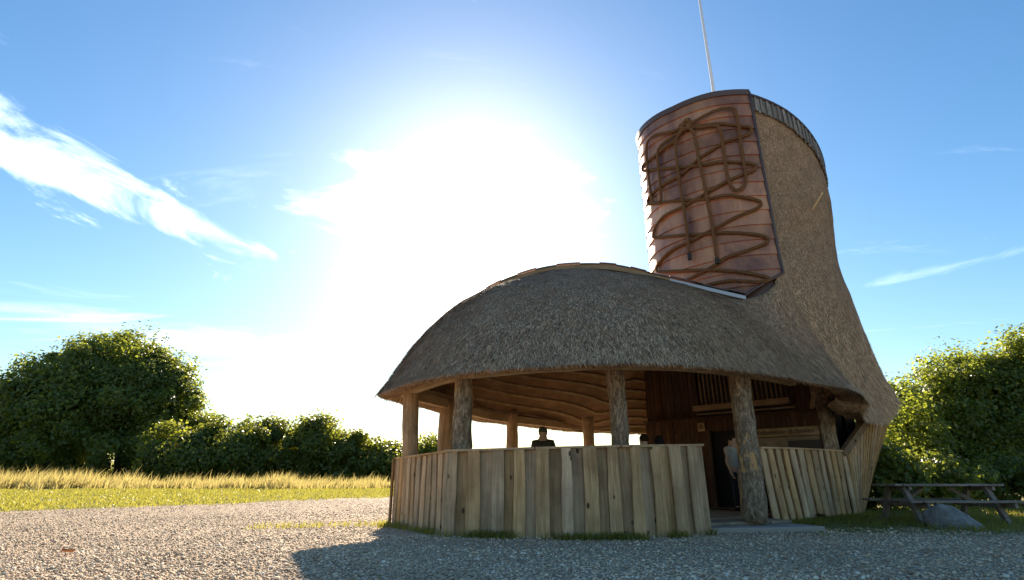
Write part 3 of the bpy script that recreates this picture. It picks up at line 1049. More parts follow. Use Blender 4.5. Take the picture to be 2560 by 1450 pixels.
# room behind the wall
rp2 = [wp(2.9, -.06, 0)[:2], np.array((8.25, 14.35)), np.array((10.15, 16.25))]
for k in range(2):
    p, q = rp2[k], rp2[k + 1]
    box('room_wall', (*p, 0), (*(q - p), 0), (.05, .05, 0), (0, 0, 4.2), M['wall'], boot)
rp = [wp(-1.55, -.02, 0)[:2], np.array((5.3, 18.3)), np.array((8.3, 18.6)), np.array((9.9, 17.2)), np.array((9.3, 15.3))]
for k in range(len(rp) - 1):
    p, q = rp[k], rp[k + 1]
    box('room_wall', (*p, 0), (*(q - p), 0), (.05, .05, 0), (0, 0, 3.2), M['wall'], boot)
# curved boarding below the window, closing the room on the left
# ---------------------------------------------------------------- heel wall of slanting boards
hb = catmull(np.array([(7.78, 13.08, 0), (8.4, 14.0, 0), (9.05, 15.0, 0), (9.7, 16.4, 0), (10.0, 17.6, 0)]), 12, False)
ht = catmull(np.array([(7.82, 13.05, 1.36), (8.6, 13.3, 2.18), (9.5, 14.0, 2.28), (10.25, 15.0, 2.45), (10.45, 16.4, 2.6)]), 12, False)
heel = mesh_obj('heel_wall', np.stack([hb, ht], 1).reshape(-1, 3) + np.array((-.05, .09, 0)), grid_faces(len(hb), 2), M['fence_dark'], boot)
for k in range(len(hb) - 1):
    a0, a1, b0, b1 = hb[k], hb[k + 1], ht[k], ht[k + 1]
    e = a1 - a0; up = (b0 - a0); nr = np.cross(e, up); nr /= np.linalg.norm(nr)
    g = .12
    plank('heel_board', a0 + e * g, a1 - e * g * .3, b0 + (b1 - b0) * g, b1 - (b1 - b0) * g * .3, .05 + .02 * (k % 2), nr, M['fence'], heel, .004, 4)
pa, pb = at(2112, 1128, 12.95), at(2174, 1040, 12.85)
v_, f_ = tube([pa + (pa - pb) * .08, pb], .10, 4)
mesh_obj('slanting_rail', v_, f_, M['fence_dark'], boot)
# ---------------------------------------------------------------- plank fences
def fence(name, label, bot, tops, widths, seed, group='plank fences round the pavilion', double=True, cap=True, deep=.034):
    """bot: bottom polyline (x,y,z), tops: matching top polyline; boards are laid along it"""
    rg = random.Random(seed)
    bot = np.asarray(bot, float); tops = np.asarray(tops, float)
    c = bot.mean(0)
    e = empty(name, (float(c[0]), float(c[1]), 0.0))
    tag(e, label, 'fence', group)
    seg = np.linalg.norm(np.diff(bot, axis=0), axis=1); cum = np.concatenate([[0], np.cumsum(seg)])
    def P(s, A):
        return np.array([np.interp(s, cum, A[:, k]) for k in range(3)])
    L = cum[-1]
    s = 0.0; k = 0
    while s < L - .03:
        w = rg.uniform(*widths)
        if k % 2: w *= (.55 if deep > .08 else .72)
        s1 = min(s + w, L)
        a, b, ta, tb = P(s, bot), P(s1, bot), P(s, tops), P(s1, tops)
        d = b - a; nr = np.array((d[1], -d[0], 0)); nr /= np.linalg.norm(nr) + 1e-9
        if np.dot(nr[:2], -a[:2]) < 0: nr = -nr
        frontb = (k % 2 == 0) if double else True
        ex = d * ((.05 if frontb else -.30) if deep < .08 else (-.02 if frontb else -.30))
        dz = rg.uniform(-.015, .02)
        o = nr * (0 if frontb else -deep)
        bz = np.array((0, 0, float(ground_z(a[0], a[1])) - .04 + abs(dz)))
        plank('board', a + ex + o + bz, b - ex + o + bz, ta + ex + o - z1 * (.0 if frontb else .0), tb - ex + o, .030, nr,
              M['fence'] if frontb else M['fence_back_shade'], e, .009 if frontb else .003, 7, rg)
        s = s1 + (0.0 if double else rg.uniform(.0, .01)); k += 1
    if cap:
        # capping rail in a few lengths
        m = max(2, int(L / 1.6) + 1); q = np.linspace(0, L, m + 1)
        for i in range(m):
            a, b = P(q[i] + .004, tops), P(q[i + 1] - .004, tops)
            d = b - a; nr = np.array((d[1], -d[0], 0)); nr /= np.linalg.norm(nr)
            if np.dot(nr[:2], -a[:2]) < 0: nr = -nr
            plank('cap_rail', a - nr * .11, b - nr * .11, a - nr * .11 + z1 * .032, b - nr * .11 + z1 * .032, .17, nr, M['fence'], e, .002, 2, rg)
    return e

def fz(x, y, z): return (x, y, z)
fl_b = [(-2.0, 13.3, 0), (-2.26, 11.05, 0), (-.985, 8.79, 0)]
fl_t = [(-2.02, 13.3, 1.17), (-2.26, 11.05, 1.17), (-.985, 8.79, 1.19)]
fence('plank_fence', 'short fence of narrow weathered boards with dark gaps at the toe end', fl_b, fl_t, (.15, .175), 5, deep=.10)
fr_b = [(-1.04, 8.82, 0), (.1, 8.52, 0), (.9, 8.40, 0), (1.83, 8.42, 0), (2.55, 8.68, 0), (3.08, 9.0, 0)]
fr_t = [(-1.04, 8.82, 1.20), (.1, 8.52, 1.215), (.9, 8.40, 1.235), (1.83, 8.42, 1.25), (2.55, 8.68, 1.275), (3.07, 9.0, 1.30)]
fence('plank_fence', 'long curved fence of wide weathered boards left of the doorway', fr_b, fr_t, (.17, .235), 9, deep=.06)
rb_b = [(4.9, 10.85, 0), (6.25, 11.85, 0), (7.75, 13.05, 0)]
rb_t = [(4.80, 10.85, 1.365), (6.19, 11.85, 1.40), (7.78, 13.05, 1.41)]
fence('plank_fence', 'fence of leaning boards right of the doorway beside the heel', rb_b, rb_t, (.16, .21), 12, deep=.10)

# doorstep
st = empty('doorstep', (4.2, 9.6, 0))
tag(st, 'low stone and plank doorstep at the pavilion entrance', 'doorstep')
box('step_slab', (3.12, 9.18, -.02), (2.0, .35, 0), (-.35, 1.3, 0), (0, 0, .09), M['slab'], st, .02)
box('step_plank', (3.22, 9.52, .072), (1.72, .75, 0), (-.35, 1.0, 0), (0, 0, .05), M['floor'], st, .01)

# ---------------------------------------------------------------- rope lacing on the copper shin
def on_shin(zx, zy, lift=.085):
    """rope point: detail-view coordinates -> point on the copper surface"""
    px, py = 1560 + zx / 2.339, 180 + zy / 2.339
    d = at(px, py, 1.0) - np.array((0, 0, CAM_H))
    o = np.array((0, 0, CAM_H))
    z = 7.0
    for _ in range(8):
        R = shin_r(z) + lift + .015
        A = d[0] ** 2 + d[1] ** 2
        Bq = -2 * (d[0] * TX + d[1] * TY)
        C = TX ** 2 + TY ** 2 - R * R
        disc = max(Bq * Bq - 4 * A * C, 0)
        k = (-Bq - math.sqrt(disc)) / (2 * A)
        p = o + d * k
        z = p[2]
    r = p[:2] - np.array((TX, TY)); rn = np.linalg.norm(r)
    p[:2] = np.array((TX, TY)) + r / rn * R
    return p

def rope_mesh(pts, r=.041):
    path = catmull(np.array(pts), 14, False)
    # resample evenly
    sl_ = np.concatenate([[0], np.cumsum(np.linalg.norm(np.diff(path, axis=0), axis=1))])
    n = max(6, int(sl_[-1] / .035))
    q = np.linspace(0, sl_[-1], n)
    path = np.stack([np.interp(q, sl_, path[:, k]) for k in range(3)], 1)
    tan = np.gradient(path, axis=0); tan /= np.linalg.norm(tan, axis=1)[:, None] + 1e-9
    a = np.cross(tan, np.array((.3, .5, .81))); a /= np.linalg.norm(a, axis=1)[:, None] + 1e-9
    b = np.cross(tan, a)
    V_, F_ = [], []
    for s in range(3):
        ph = q / .24 * 2 * math.pi + s * 2 * math.pi / 3
        c = path + (np.cos(ph)[:, None] * a + np.sin(ph)[:, None] * b) * r * .60
        v_, f_ = tube(c, r * .54, 6, True, .07, RNG)
        k = len(V_); V_ += v_; F_ += [tuple(i + k for i in f) for f in f_]
    return V_, F_

rope = empty('rope_lacing', tuple(ring(0, TR + .1, 5.0)))
tag(rope, 'thick brown rope tied like a bootlace across the copper front', 'rope')
LACES = [
    ('bow_loop', [(345, 325), (270, 350), (190, 366), (140, 405), (131, 470), (138, 560), (150, 660), (163, 740), (190, 768), (216, 745), (212, 660), (202, 560), (197, 480), (212, 435), (280, 380), (345, 340)], .085),
    ('bow_loop', [(372, 322), (450, 322), (535, 312), (565, 340), (578, 420), (592, 520), (604, 600), (622, 660), (655, 690), (697, 672), (714, 620), (703, 540), (688, 440), (672, 330), (656, 240), (636, 212), (570, 215), (490, 245), (410, 290), (365, 318)], .10),
    ('hanging_end', [(350, 335), (318, 368), (303, 415), (308, 500), (322, 620), (344, 760), (362, 880), (374, 980), (384, 1085)], .13),
    ('hanging_end', [(368, 325), (400, 340), (416, 400), (432, 480), (450, 570), (472, 670), (494, 790), (516, 900), (534, 1030), (546, 1110)], .13),
    ('lace', [(330, 330), (300, 400), (240, 440), (180, 490), (120, 535), (107, 560), (118, 578), (200, 566), (310, 558), (450, 545), (560, 526), (690, 528), (752, 538), (774, 550), (755, 575), (680, 605), (590, 645), (490, 702), (360, 780), (250, 832), (195, 885), (173, 940), (182, 968), (300, 957), (480, 945), (600, 938), (740, 946), (818, 960), (845, 980), (820, 1006), (700, 1050), (600, 1083), (530, 1130), (430, 1185), (330, 1235)], .055),
    ('lace', [(370, 300), (440, 312), (560, 302), (690, 316), (735, 322), (745, 342), (715, 370), (600, 405), (520, 452), (440, 505), (335, 598), (235, 655), (160, 715), (140, 750), (155, 772), (300, 752), (480, 742), (600, 720), (720, 735), (785, 752), (802, 772), (770, 800), (650, 850), (540, 910), (440, 960), (380, 992), (280, 1040), (212, 1105), (190, 1148), (205, 1168), (300, 1164), (480, 1158), (650, 1165), (790, 1188), (838, 1202), (847, 1218), (780, 1226), (620, 1220), (500, 1242), (425, 1262)], .055),
    ('lace', [(400, 1280), (440, 1262), (540, 1268), (630, 1284), (700, 1312)], .06),
]
for nm, pts, lf in LACES:
    v_, f_ = rope_mesh([on_shin(x, y, lf) for x, y in pts])
    ob = mesh_obj(nm, v_, f_, M['rope'], rope, smooth=True)
    if nm == 'hanging_end':
        p, q = on_shin(*pts[-1], lf), on_shin(*pts[-2], lf)
        v_, f_ = tube([p + (q - p) * .25, p - (q - p) * .12], .055, 8)
        mesh_obj('whipped_tip', v_, f_, M['rope_end'], ob)
kn = [(340, 345), (350, 300), (375, 280), (385, 310), (350, 335), (330, 318), (365, 300), (380, 330)]
v_, f_ = rope_mesh([on_shin(x, y, .10 + .03 * (i % 3)) for i, (x, y) in enumerate(kn)], .06)
mesh_obj('knot', v_, f_, M['rope'], rope, smooth=True)

# ---------------------------------------------------------------- signs on the inner wall
def text_mesh(name, s, size, mat, parent, origin, ux, uz):
    cu = bpy.data.curves.new(name, 'FONT')
    cu.body = s; cu.size = size; cu.extrude = .003; cu.offset = .0015
    tmp = bpy.data.objects.new(name + '_tmp', cu)
    COL.objects.link(tmp)
    dg = bpy.context.evaluated_depsgraph_get(); dg.update()
    me_ = bpy.data.meshes.new_from_object(tmp.evaluated_get(dg))
    bpy.data.objects.remove(tmp)
    n = len(me_.vertices); co = np.empty(n * 3, np.float32); me_.vertices.foreach_get('co', co); co = co.reshape(-1, 3)
    ux, uz = np.asarray(ux, float), np.asarray(uz, float); un = np.cross(ux, uz)
    w = np.asarray(origin) + co[:, :1] * ux + co[:, 1:2] * uz + co[:, 2:3] * un
    me_.vertices.foreach_set('co', w.astype(np.float32).ravel())
    me_.materials.clear(); me_.materials.append(mat)
    me_.update()
    o = bpy.data.objects.new(name, me_)
    link(o, parent)
    o.matrix_parent_inverse = parent.matrix_basis.inverted()
    return o
sg = empty('welcome_sign', tuple(wp(2.25, .26, 1.1)))
tag(sg, 'wooden welcome sign with dark lettering on the inner wall', 'sign')
wb('board', 1.50, 2.96, .262, .29, 1.79, 1.985, M['trim'], sg)
wb('panel', 1.50, 2.94, .262, .275, 1.10, 1.77, M['batten'], sg)
wb('picture', 2.25, 2.95, .277, .284, 1.46, 1.68, M['ink'], sg)
ob = text_mesh('lettering', 'Velkommen til St\u00f8vlen', .142, M['ink'], sg, wp(1.56, .294, 1.845), (*wd, 0), (0, 0, 1))
ps = empty('pictogram_sign', tuple(wp(.1, .26, 2.0)))
tag(ps, 'small square pictogram sign left of the door', 'sign')
wb('plate', .06, .25, .262, .28, 2.02, 2.24, M['trim'], ps)
v_, f_ = tube([wp(.155 + .05 * math.cos(t), .285, 2.13 + .05 * math.sin(t)) for t in np.linspace(0, 6.3, 20)], .008, 5, False)
mesh_obj('symbol', v_, f_, M['ink'], ps)
v_, f_ = tube([wp(.13, .285, 2.10), wp(.18, .285, 2.17)], .008, 5)
mesh_obj('symbol', v_, f_, M['ink'], ps)
# ---------------------------------------------------------------- people
def skin_obj(name, joints, edges, mat, parent, sub=2, root=0):
    """joints: list of (x,y,z,radius) in the figure's own frame"""
    me_ = bpy.data.meshes.new(name)
    me_.from_pydata([j[:3] for j in joints], edges, [])
    me_.materials.append(mat)
    o = bpy.data.objects.new(name, me_)
    link(o, parent)
    m = o.modifiers.new('skin', 'SKIN'); m.use_smooth_shade = True
    sv = me_.skin_vertices[0].data
    for i, j in enumerate(joints):
        rr = j[3] if isinstance(j[3], tuple) else (j[3], j[3])
        sv[i].radius = rr
        sv[i].use_root = (i == root)
    s = o.modifiers.new('sub', 'SUBSURF'); s.levels = sub; s.render_levels = sub
    return o

def blobm(name, c, r, mat, parent, cut=None, nz=14, nt=20, seed=0, rough=0.0):
    rg = np.random.default_rng(seed)
    v_, f_ = [], []
    for i in range(nz + 1):
        ph = math.pi * i / nz
        for j in range(nt):
            th = 2 * math.pi * j / nt
            d = np.array((math.sin(ph) * math.cos(th), math.sin(ph) * math.sin(th), math.cos(ph)))
            if cut is not None: d[2] = max(d[2], cut)
            v_.append(np.array(c) + d * np.array(r) * (1 + rough * rg.normal()))
    for i in range(nz):
        for j in range(nt):
            j2 = (j + 1) % nt
            f_.append((i * nt + j, (i + 1) * nt + j, (i + 1) * nt + j2, i * nt + j2))
    me_ = bpy.data.meshes.new(name); me_.from_pydata([tuple(q) for q in v_], [], f_); me_.materials.append(mat)
    me_.polygons.foreach_set('use_smooth', [True] * len(f_))
    o = bpy.data.objects.new(name, me_)
    return link(o, parent)

def person(label, loc, rz, H, top_mat, leg_mat, hair_mat, arms='rest', cap=False, hood=False, sleeve=True, bald=False):
    """figure facing -Y in its own frame, feet at the origin"""
    e = empty('person', loc, rz)
    tag(e, label, 'person', 'visitors in the pavilion')
    k = H / 1.75
    def J(x, y, z, r): return (x * k, y * k, z * k, tuple(q * k for q in r) if isinstance(r, tuple) else r * k)
    if arms == 'rest':   # forearms forward, leaning on a rail
        el = (.27, -.06, 1.16); wr = (.20, -.30, 1.16); hd = (.16, -.38, 1.17)
    else:
        el = (.25, .03, 1.13); wr = (.26, -.07, .88); hd = (.26, -.10, .80)
    body = [J(0, 0, .95, (.15, .11)), J(0, 0, 1.15, (.15, .105)), J(0, .01, 1.34, (.18, .12)), J(0, .01, 1.46, (.13, .09)), J(0, 0, 1.54, .085),
            J(0, -.015, 1.60, (.088, .10)), J(0, -.01, 1.67, (.098, .115)), J(0, 0, 1.73, (.07, .08))]
    ed = [(i, i + 1) for i in range(7)]
    for s in (1, -1):
        b = len(body)
        body += [J(s * .17, .01, 1.42, .062), J(s * el[0], el[1], el[2], .042), J(s * wr[0], wr[1], wr[2], .030), J(s * hd[0], hd[1], hd[2], (.036, .022))]
        ed += [(3, b), (b, b + 1), (b + 1, b + 2), (b + 2, b + 3)]
        h = b + 3
        for q in range(4):
            g = len(body)
            body += [J(s * (hd[0] + .025 - .017 * q), hd[1] - .04, hd[2] - .02 + (0 if arms == 'rest' else -.03), .0085), J(s * (hd[0] + .024 - .017 * q), hd[1] - .055, hd[2] - .05 - (.0 if arms == 'rest' else .02), .007)]
            ed += [(h, g), (g, g + 1)]
        g = len(body)
        body += [J(s * (hd[0] - .035), hd[1] - .01, hd[2] - .02, .010)]
        ed += [(b + 2, g)]
        b = len(body)
        body += [J(s * .10, 0, .86, .085), J(s * .11, -.01, .50, .058), J(s * .11, .01, .10, .040), J(s * .12, -.12, .035, (.040, .028))]
        ed += [(0, b), (b, b + 1), (b + 1, b + 2), (b + 2, b + 3)]
    skin_obj('body', body, ed, M['skin'], e)
    # clothes follow the body
    sh = [J(0, 0, .90, (.175, .13)), J(0, 0, 1.10, (.178, .128)), J(0, .01, 1.32, (.225, .15)), J(0, .01, 1.45, (.17, .115)), J(0, .005, 1.52, (.12, .10))]
    se = [(i, i + 1) for i in range(4)]
    for s in (1, -1):
        b = len(sh)
        sh += [J(s * .19, .01, 1.42, .092), J(s * (el[0] * .55 + .17 * .45 if not sleeve else el[0]), el[1] if sleeve else .02, el[2] if sleeve else 1.26, .060)]
        se += [(3, b), (b, b + 1)]
        if sleeve:
            sh += [J(s * wr[0], wr[1] * .92, wr[2], .045)]; se += [(b + 1, b + 2)]
    skin_obj('top', sh, se, top_mat, e)
    tr_ = [J(0, 0, .95, (.165, .12))]; te = []
    for s in (1, -1):
        b = len(tr_)
        tr_ += [J(s * .10, 0, .84, .10), J(s * .11, -.01, .50, .075), J(s * .11, .01, .09, .062)]
        te += [(0, b), (b, b + 1), (b + 1, b + 2)]
    skin_obj('trousers', tr_, te, leg_mat, e)
    for s in (1, -1):
        blobm('shoe', (s * .115 * k, -.06 * k, .045 * k), (.055 * k, .14 * k, .055 * k), M['black'], e)
    for s in (1, -1):
        blobm('ear', (s * .088 * k, .005 * k, 1.635 * k), (.014 * k, .022 * k, .034 * k), M['skin'], e)
    blobm('nose', (0, -.105 * k, 1.63 * k), (.015 * k, .022 * k, .028 * k), M['skin'], e)
    for s in (1, -1):
        blobm('eye', (s * .032 * k, -.088 * k, 1.665 * k), (.014 * k, .010 * k, .010 * k), M['ink'], e)
    blobm('mouth', (0, -.092 * k, 1.585 * k), (.026 * k, .008 * k, .007 * k), M['tee'], e)
    if hood:
        blobm('hood', (0, .02 * k, 1.645 * k), (.118 * k, .135 * k, .15 * k), top_mat, e, -.75, rough=.015)
    elif cap:
        c = blobm('cap', (0, .005 * k, 1.68 * k), (.105 * k, .125 * k, .11 * k), hair_mat, e, -.2)
        blobm('peak', (0, -.13 * k, 1.675 * k), (.075 * k, .07 * k, .012 * k), hair_mat, c)
    else:
        blobm('hair', (0, .018 * k, 1.675 * k), (.105 * k, .12 * k, .11 * k), hair_mat, e, -.55, rough=.03)
    return e
p = at(1358, 1110, 12.6)
person('man in a cap and dark jacket seen from behind over the fence', (p[0], 12.6, FLZ), math.radians(180 - 12), 1.77, M['jacket'], M['trousers'], M['cap'], 'rest', cap=True)
p = at(1609, 1100, 11.2)
person('dark-haired person in a brown shirt right of the barky front post', (p[0], 11.2, FLZ), math.radians(180 + 25), 1.50, M['tee'], M['trousers'], M['hair'], 'rest')
p = at(1648, 1100, 11.7)
person('person in a dark hooded top beside the dark-haired one', (p[0], 11.7, FLZ), math.radians(180 - 20), 1.50, M['black'], M['trousers'], M['hair'], 'rest', hood=True)
p = at(1836, 1150, 12.9)
person('person in a grey short-sleeved shirt standing in the doorway', (p[0], 12.9, FLZ), math.radians(30), 1.62, M['grey_tee'], M['trousers'], M['hair'], 'down', sleeve=False)

# ---------------------------------------------------------------- picnic table
pt_c = at(2338, 1216, 11.2)
pt = empty('picnic_table', (pt_c[0], 11.2, float(ground_z(pt_c[0], 11.2))), math.radians(-3))
tag(pt, 'long weathered wooden picnic table behind the boulder', 'picnic table')
def lbox(name, x0, x1, y0, y1, za, zb, mat, parent, bev=.006):
    me_ = bpy.data.meshes.new(name)
    me_.from_pydata([tuple(map(float, q)) for q in box_pts((x0, y0, za), (x1 - x0, 0, 0), (0, y1 - y0, 0), (0, 0, zb - za))], [], BOXF)
    me_.materials.append(mat)
    o = bpy.data.objects.new(name, me_); link(o, parent)
    if bev:
        m = o.modifiers.new('bevel', 'BEVEL'); m.width = bev; m.segments = 2
    return o
HL = 1.0
for i in range(5):
    y0 = -.40 + i * .162
    lbox('top_plank', -HL, HL, y0, y0 + .15, .66, .70, M['table'], pt)
for y0 in (-.80, -.64, .50, .66):
    lbox('bench_plank', -HL - .02, HL + .02, y0, y0 + .145, .375, .415, M['table'], pt)
def lbeam(name, a, b, r, mat, parent, sides=4):
    v_, f_ = tube([np.array(a, float), np.array(b, float)], r, sides)
    me_ = bpy.data.meshes.new(name); me_.from_pydata([tuple(q) for q in v_], [], f_); me_.materials.append(mat)
    return link(bpy.data.objects.new(name, me_), parent)
for sx in (-1, 1):
    x = sx * .76
    lbeam('leg', (x, -.62, -.08), (x, -.22, .67), .06, M['table'], pt)
    lbeam('leg', (x, .62, -.08), (x, .22, .67), .06, M['table'], pt)
    lbox('cross_bar', x - .03 + .06, x + .03 + .06, -.78, .80, .29, .372, M['table'], pt)
    lbox('top_bearer', x - .03 + .06, x + .03 + .06, -.36, .36, .585, .658, M['table'], pt)
    lbeam('brace', (x - sx * .02, 0, .32), (x - sx * .52, 0, .64), .04, M['table'], pt)

# ---------------------------------------------------------------- boulder
def boulder():
    c = at(2385, 1312, 10.0)
    e_ = []
    bm = bmesh.new()
    bmesh.ops.create_icosphere(bm, subdivisions=4, radius=1.0)
    for v in bm.verts:
        p = np.array(v.co)
        for nrm, dd in (((.2, -.6, .75), .62), ((-.7, -.3, .62), .70), ((.75, -.2, .58), .74), ((.1, .5, .85), .66), ((.9, .1, .25), .86), ((-.95, .1, .2), .9)):
            n_ = np.array(nrm) / np.linalg.norm(nrm)
            s = np.dot(p, n_)
            if s > dd: p = p - n_ * (s - dd) * .9
        f = 1 + .05 * math.sin(4 * p[0] + 1) * math.sin(5 * p[1]) + .03 * math.sin(11 * p[0]) * math.sin(9 * p[2] + 2)
        p = p * f
        v.co = (p[0] * .42 - .11 * p[2], p[1] * .38, p[2] * .43)
    me_ = bpy.data.meshes.new('boulder'); bm.to_mesh(me_); bm.free()
    me_.materials.append(M['rock'])
    me_.polygons.foreach_set('use_smooth', [True] * len(me_.polygons))
    o = link(bpy.data.objects.new('boulder', me_))
    o.location = (c[0], 10.0, float(ground_z(c[0], 10.0)) + .03)
    tag(o, 'angular grey granite boulder lying in front of the picnic table', 'boulder')
boulder()
# ---------------------------------------------------------------- trees and hedges
def leaves(blobs, n, size, rng, clump=.55, shell=.55, nclump=None):
    """blobs: (cx,cy,cz,rx,ry,rz). leaf quads in clumps spread through the blobs -> (4n,3)"""
    B = np.array(blobs, float)
    vol = B[:, 3] * B[:, 4] * B[:, 5]
    wts = vol ** (2 / 3); wts /= wts.sum()
    nc = nclump or max(40, n // 90)
    bi = rng.choice(len(B), nc, p=wts)
    d = rng.normal(size=(nc, 3)); d /= np.linalg.norm(d, axis=1)[:, None]
    rr = shell + (1 - shell) * rng.random((nc, 1)) ** .5
    rr *= 1 + .09 * rng.normal(size=(nc, 1))
    C = B[bi, :3] + d * rr * B[bi, 3:]
    keep = C[:, 2] > .15
    C = C[keep]; d = d[keep]; nc = len(C)
    cs = clump * np.clip(rng.lognormal(-.08, .42, (nc, 1)), .35, 2.0)
    ci = rng.integers(0, nc, n)
    q = rng.normal(size=(n, 3)); q /= np.linalg.norm(q, axis=1)[:, None]
    P = C[ci] + q * (rng.random((n, 1)) ** .38) * (1 + .10 * rng.normal(size=(n, 1))) * cs[ci] * np.array((1, 1, .8))
    P[:, 2] = np.maximum(P[:, 2], .05)
    # leaf orientation: mostly facing outward and up
    nr = d[ci] * .25 + q * .7 + np.array((0, 0, .45)) + rng.normal(size=(n, 3)) * .45
    nr /= np.linalg.norm(nr, axis=1)[:, None]
    a = np.cross(nr, rng.normal(size=(n, 3))); a /= np.linalg.norm(a, axis=1)[:, None]
    b = np.cross(nr, a)
    s = size * np.clip(rng.lognormal(0, .32, (n, 1)), .5, 1.5)
    v0 = P - a * s * .5; v2 = P + a * s * .5 + nr * s * -.08
    v1 = P + b * s * .32 + nr * s * .06; v3 = P - b * s * .32 + nr * s * .06
    return np.stack([v0, v1, v2, v3], 1).reshape(-1, 3)

def limbs(base, r0, blobs, rng, nl=7):
    V_, F_ = [], []
    def add(path, rad, sides=8):
        v_, f_ = tube(path, rad, sides)
        k = len(V_); V_.extend(v_); F_.extend([tuple(i + k for i in f) for f in f_])
    b = np.array(base, float)
    topc = max(blobs, key=lambda q: q[2])
    tp = np.array((topc[0], topc[1], topc[2] + topc[5] * .3))
    path = [b * (1 - s) + tp * s + np.array((math.sin(3 * s) * .15, math.cos(2 * s) * .1, 0)) * r0 * 3 * s for s in np.linspace(0, 1, 8)]
    add(path, np.linspace(r0, r0 * .18, 8))
    for k in range(nl):
        q = blobs[rng.integers(len(blobs))]
        s = rng.uniform(.15, .6)
        a = path[int(s * 7)]
        c = np.array(q[:3]) + rng.normal(size=3) * np.array(q[3:]) * .35
        m_ = (a + c) / 2 + np.array((0, 0, .12 * np.linalg.norm(c - a)))
        add([a, m_, c], [r0 * .42, r0 * .25, r0 * .06], 6)
    return V_, F_

def tree(name, label, cat, base, blobs, n, size, mat, seed, r0, clump=.55, shell=.55, group=None, nclump=None, nl=7):
    rng = np.random.default_rng(seed)
    e = empty(name, tuple(map(float, base)))
    tag(e, label, cat, group)
    v_, f_ = limbs(base, r0, blobs, rng, nl)
    mesh_obj('trunk', v_, f_, M['trunk'], e, smooth=True)
    np_mesh('crown', leaves(blobs, n, size, rng, clump, shell, nclump), 4, mat, e)
    return e

def bpx(px, py, Y, wpx, hpx, depth=None):
    """ellipsoid blob centred on a photograph position at depth Y, half sizes in photograph pixels"""
    c = at(px, py, Y); k = math.hypot(c[0], Y, c[2]) / FPX * .93
    return (c[0], c[1], c[2], wpx * k, depth if depth else wpx * k * .9, hpx * k)

GB = 'trees and bushes round the field'
Yt = 54
gz = lambda x, y: float(ground_z(x, y))
b = at(300, 1190, Yt)
tree('broad_tree', 'big dark rounded tree left of the field, tallest on that side', 'tree', (b[0], Yt, gz(b[0], Yt)),
     [bpx(285, 955, Yt, 120, 92), bpx(290, 1080, Yt, 170, 110), bpx(200, 1000, Yt - 1, 120, 110), bpx(350, 990, Yt, 85, 105), bpx(405, 1015, Yt + 1, 60, 80), bpx(300, 890, Yt, 72, 40), bpx(400, 1110, Yt, 75, 75)],
     150000, .30, M['leaf'], 21, .45, clump=1.5, shell=.66, group=GB, nclump=320, nl=14)
b = at(60, 1190, Yt + 1)
tree('broad_tree', 'dark bushy tree at the left edge, lower than its big neighbour', 'tree', (b[0], Yt + 1, gz(b[0], Yt)),
     [bpx(80, 1080, Yt, 110, 95), bpx(-40, 1090, Yt, 110, 85), bpx(140, 1010, Yt, 80, 75), bpx(60, 1045, Yt, 75, 60)],
     70000, .32, M['leaf'], 22, .38, clump=1.6, shell=.72, group=GB, nclump=140, nl=10)
hedges = [
    (470, 46, 92, 1126, 56, 'low hedge bush at the foot of the big tree', [(440, 1095, 60, 45)]),
    (575, 47, 85, 1120, 52, 'rounded hedge bush right of the big tree', [(545, 1090, 60, 42)]),
    (680, 48, 75, 1108, 60, 'hedge bush with a domed top left of the feathery one', [(665, 1078, 50, 38)]),
    (785, 48, 62, 1106, 64, 'tallest feathery hedge bush in the middle of the row', [(790, 1064, 40, 32)]),
    (880, 49, 72, 1128, 50, 'pale hedge bush next to the pavilion, lower than the feathery one', [(870, 1100, 46, 36)]),
    (965, 50, 55, 1140, 44, 'lowest hedge bush just left of the plank fence', []),
    (1062, 52, 46, 1128, 44, 'small far bush seen between the two left posts', []),
]
for i, (px, Y, w, py, h, lab, extra) in enumerate(hedges):
    b = at(px, 1185, Y)
    bl = [bpx(px, py + 16, Y, w, h, 3.2)] + [bpx(x, y + 18, Y + .5, ww, hh, 2.4) for x, y, ww, hh in extra] + [bpx(px, 1168, Y + 1, w * 1.1, 28, 3.0)]
    tree('hedge_bush', lab, 'bush', (b[0], Y, gz(b[0], Y)), bl, 26000 if i < 5 else 14000, .25, M['leaf_hedge'], 40 + i, .16, clump=.95, shell=.6, group=GB, nclump=75, nl=12)
# right-hand side
Yr = 19
b = at(2420, 1215, Yr)
tree('leafy_tree', 'sunlit leafy tree right of the heel, over the picnic table', 'tree', (b[0], Yr, gz(b[0], Yr)),
     [bpx(2400, 1025, Yr, 112, 105), bpx(2330, 1075, Yr, 110, 105), bpx(2460, 985, Yr, 88, 85), bpx(2530, 1020, Yr, 110, 130), bpx(2420, 1120, Yr, 140, 75), bpx(2280, 1085, Yr - 1, 78, 78)],
     110000, .115, M['leaf_right'], 61, .22, clump=.55, shell=.62, group=GB, nclump=420, nl=18)
b = at(2640, 1215, Yr - 1)
tree('leafy_tree', 'taller tree at the right edge with a bough above its neighbour', 'tree', (b[0], Yr - 1, gz(b[0], Yr)),
     [bpx(2562, 872, Yr - 1, 26, 34), bpx(2550, 925, Yr - 1, 40, 36), bpx(2660, 1000, Yr - 1, 110, 150), bpx(2600, 1060, Yr - 1, 80, 110)],
     46000, .115, M['leaf_right'], 62, .22, clump=.45, shell=.5, group=GB, nclump=220, nl=14)
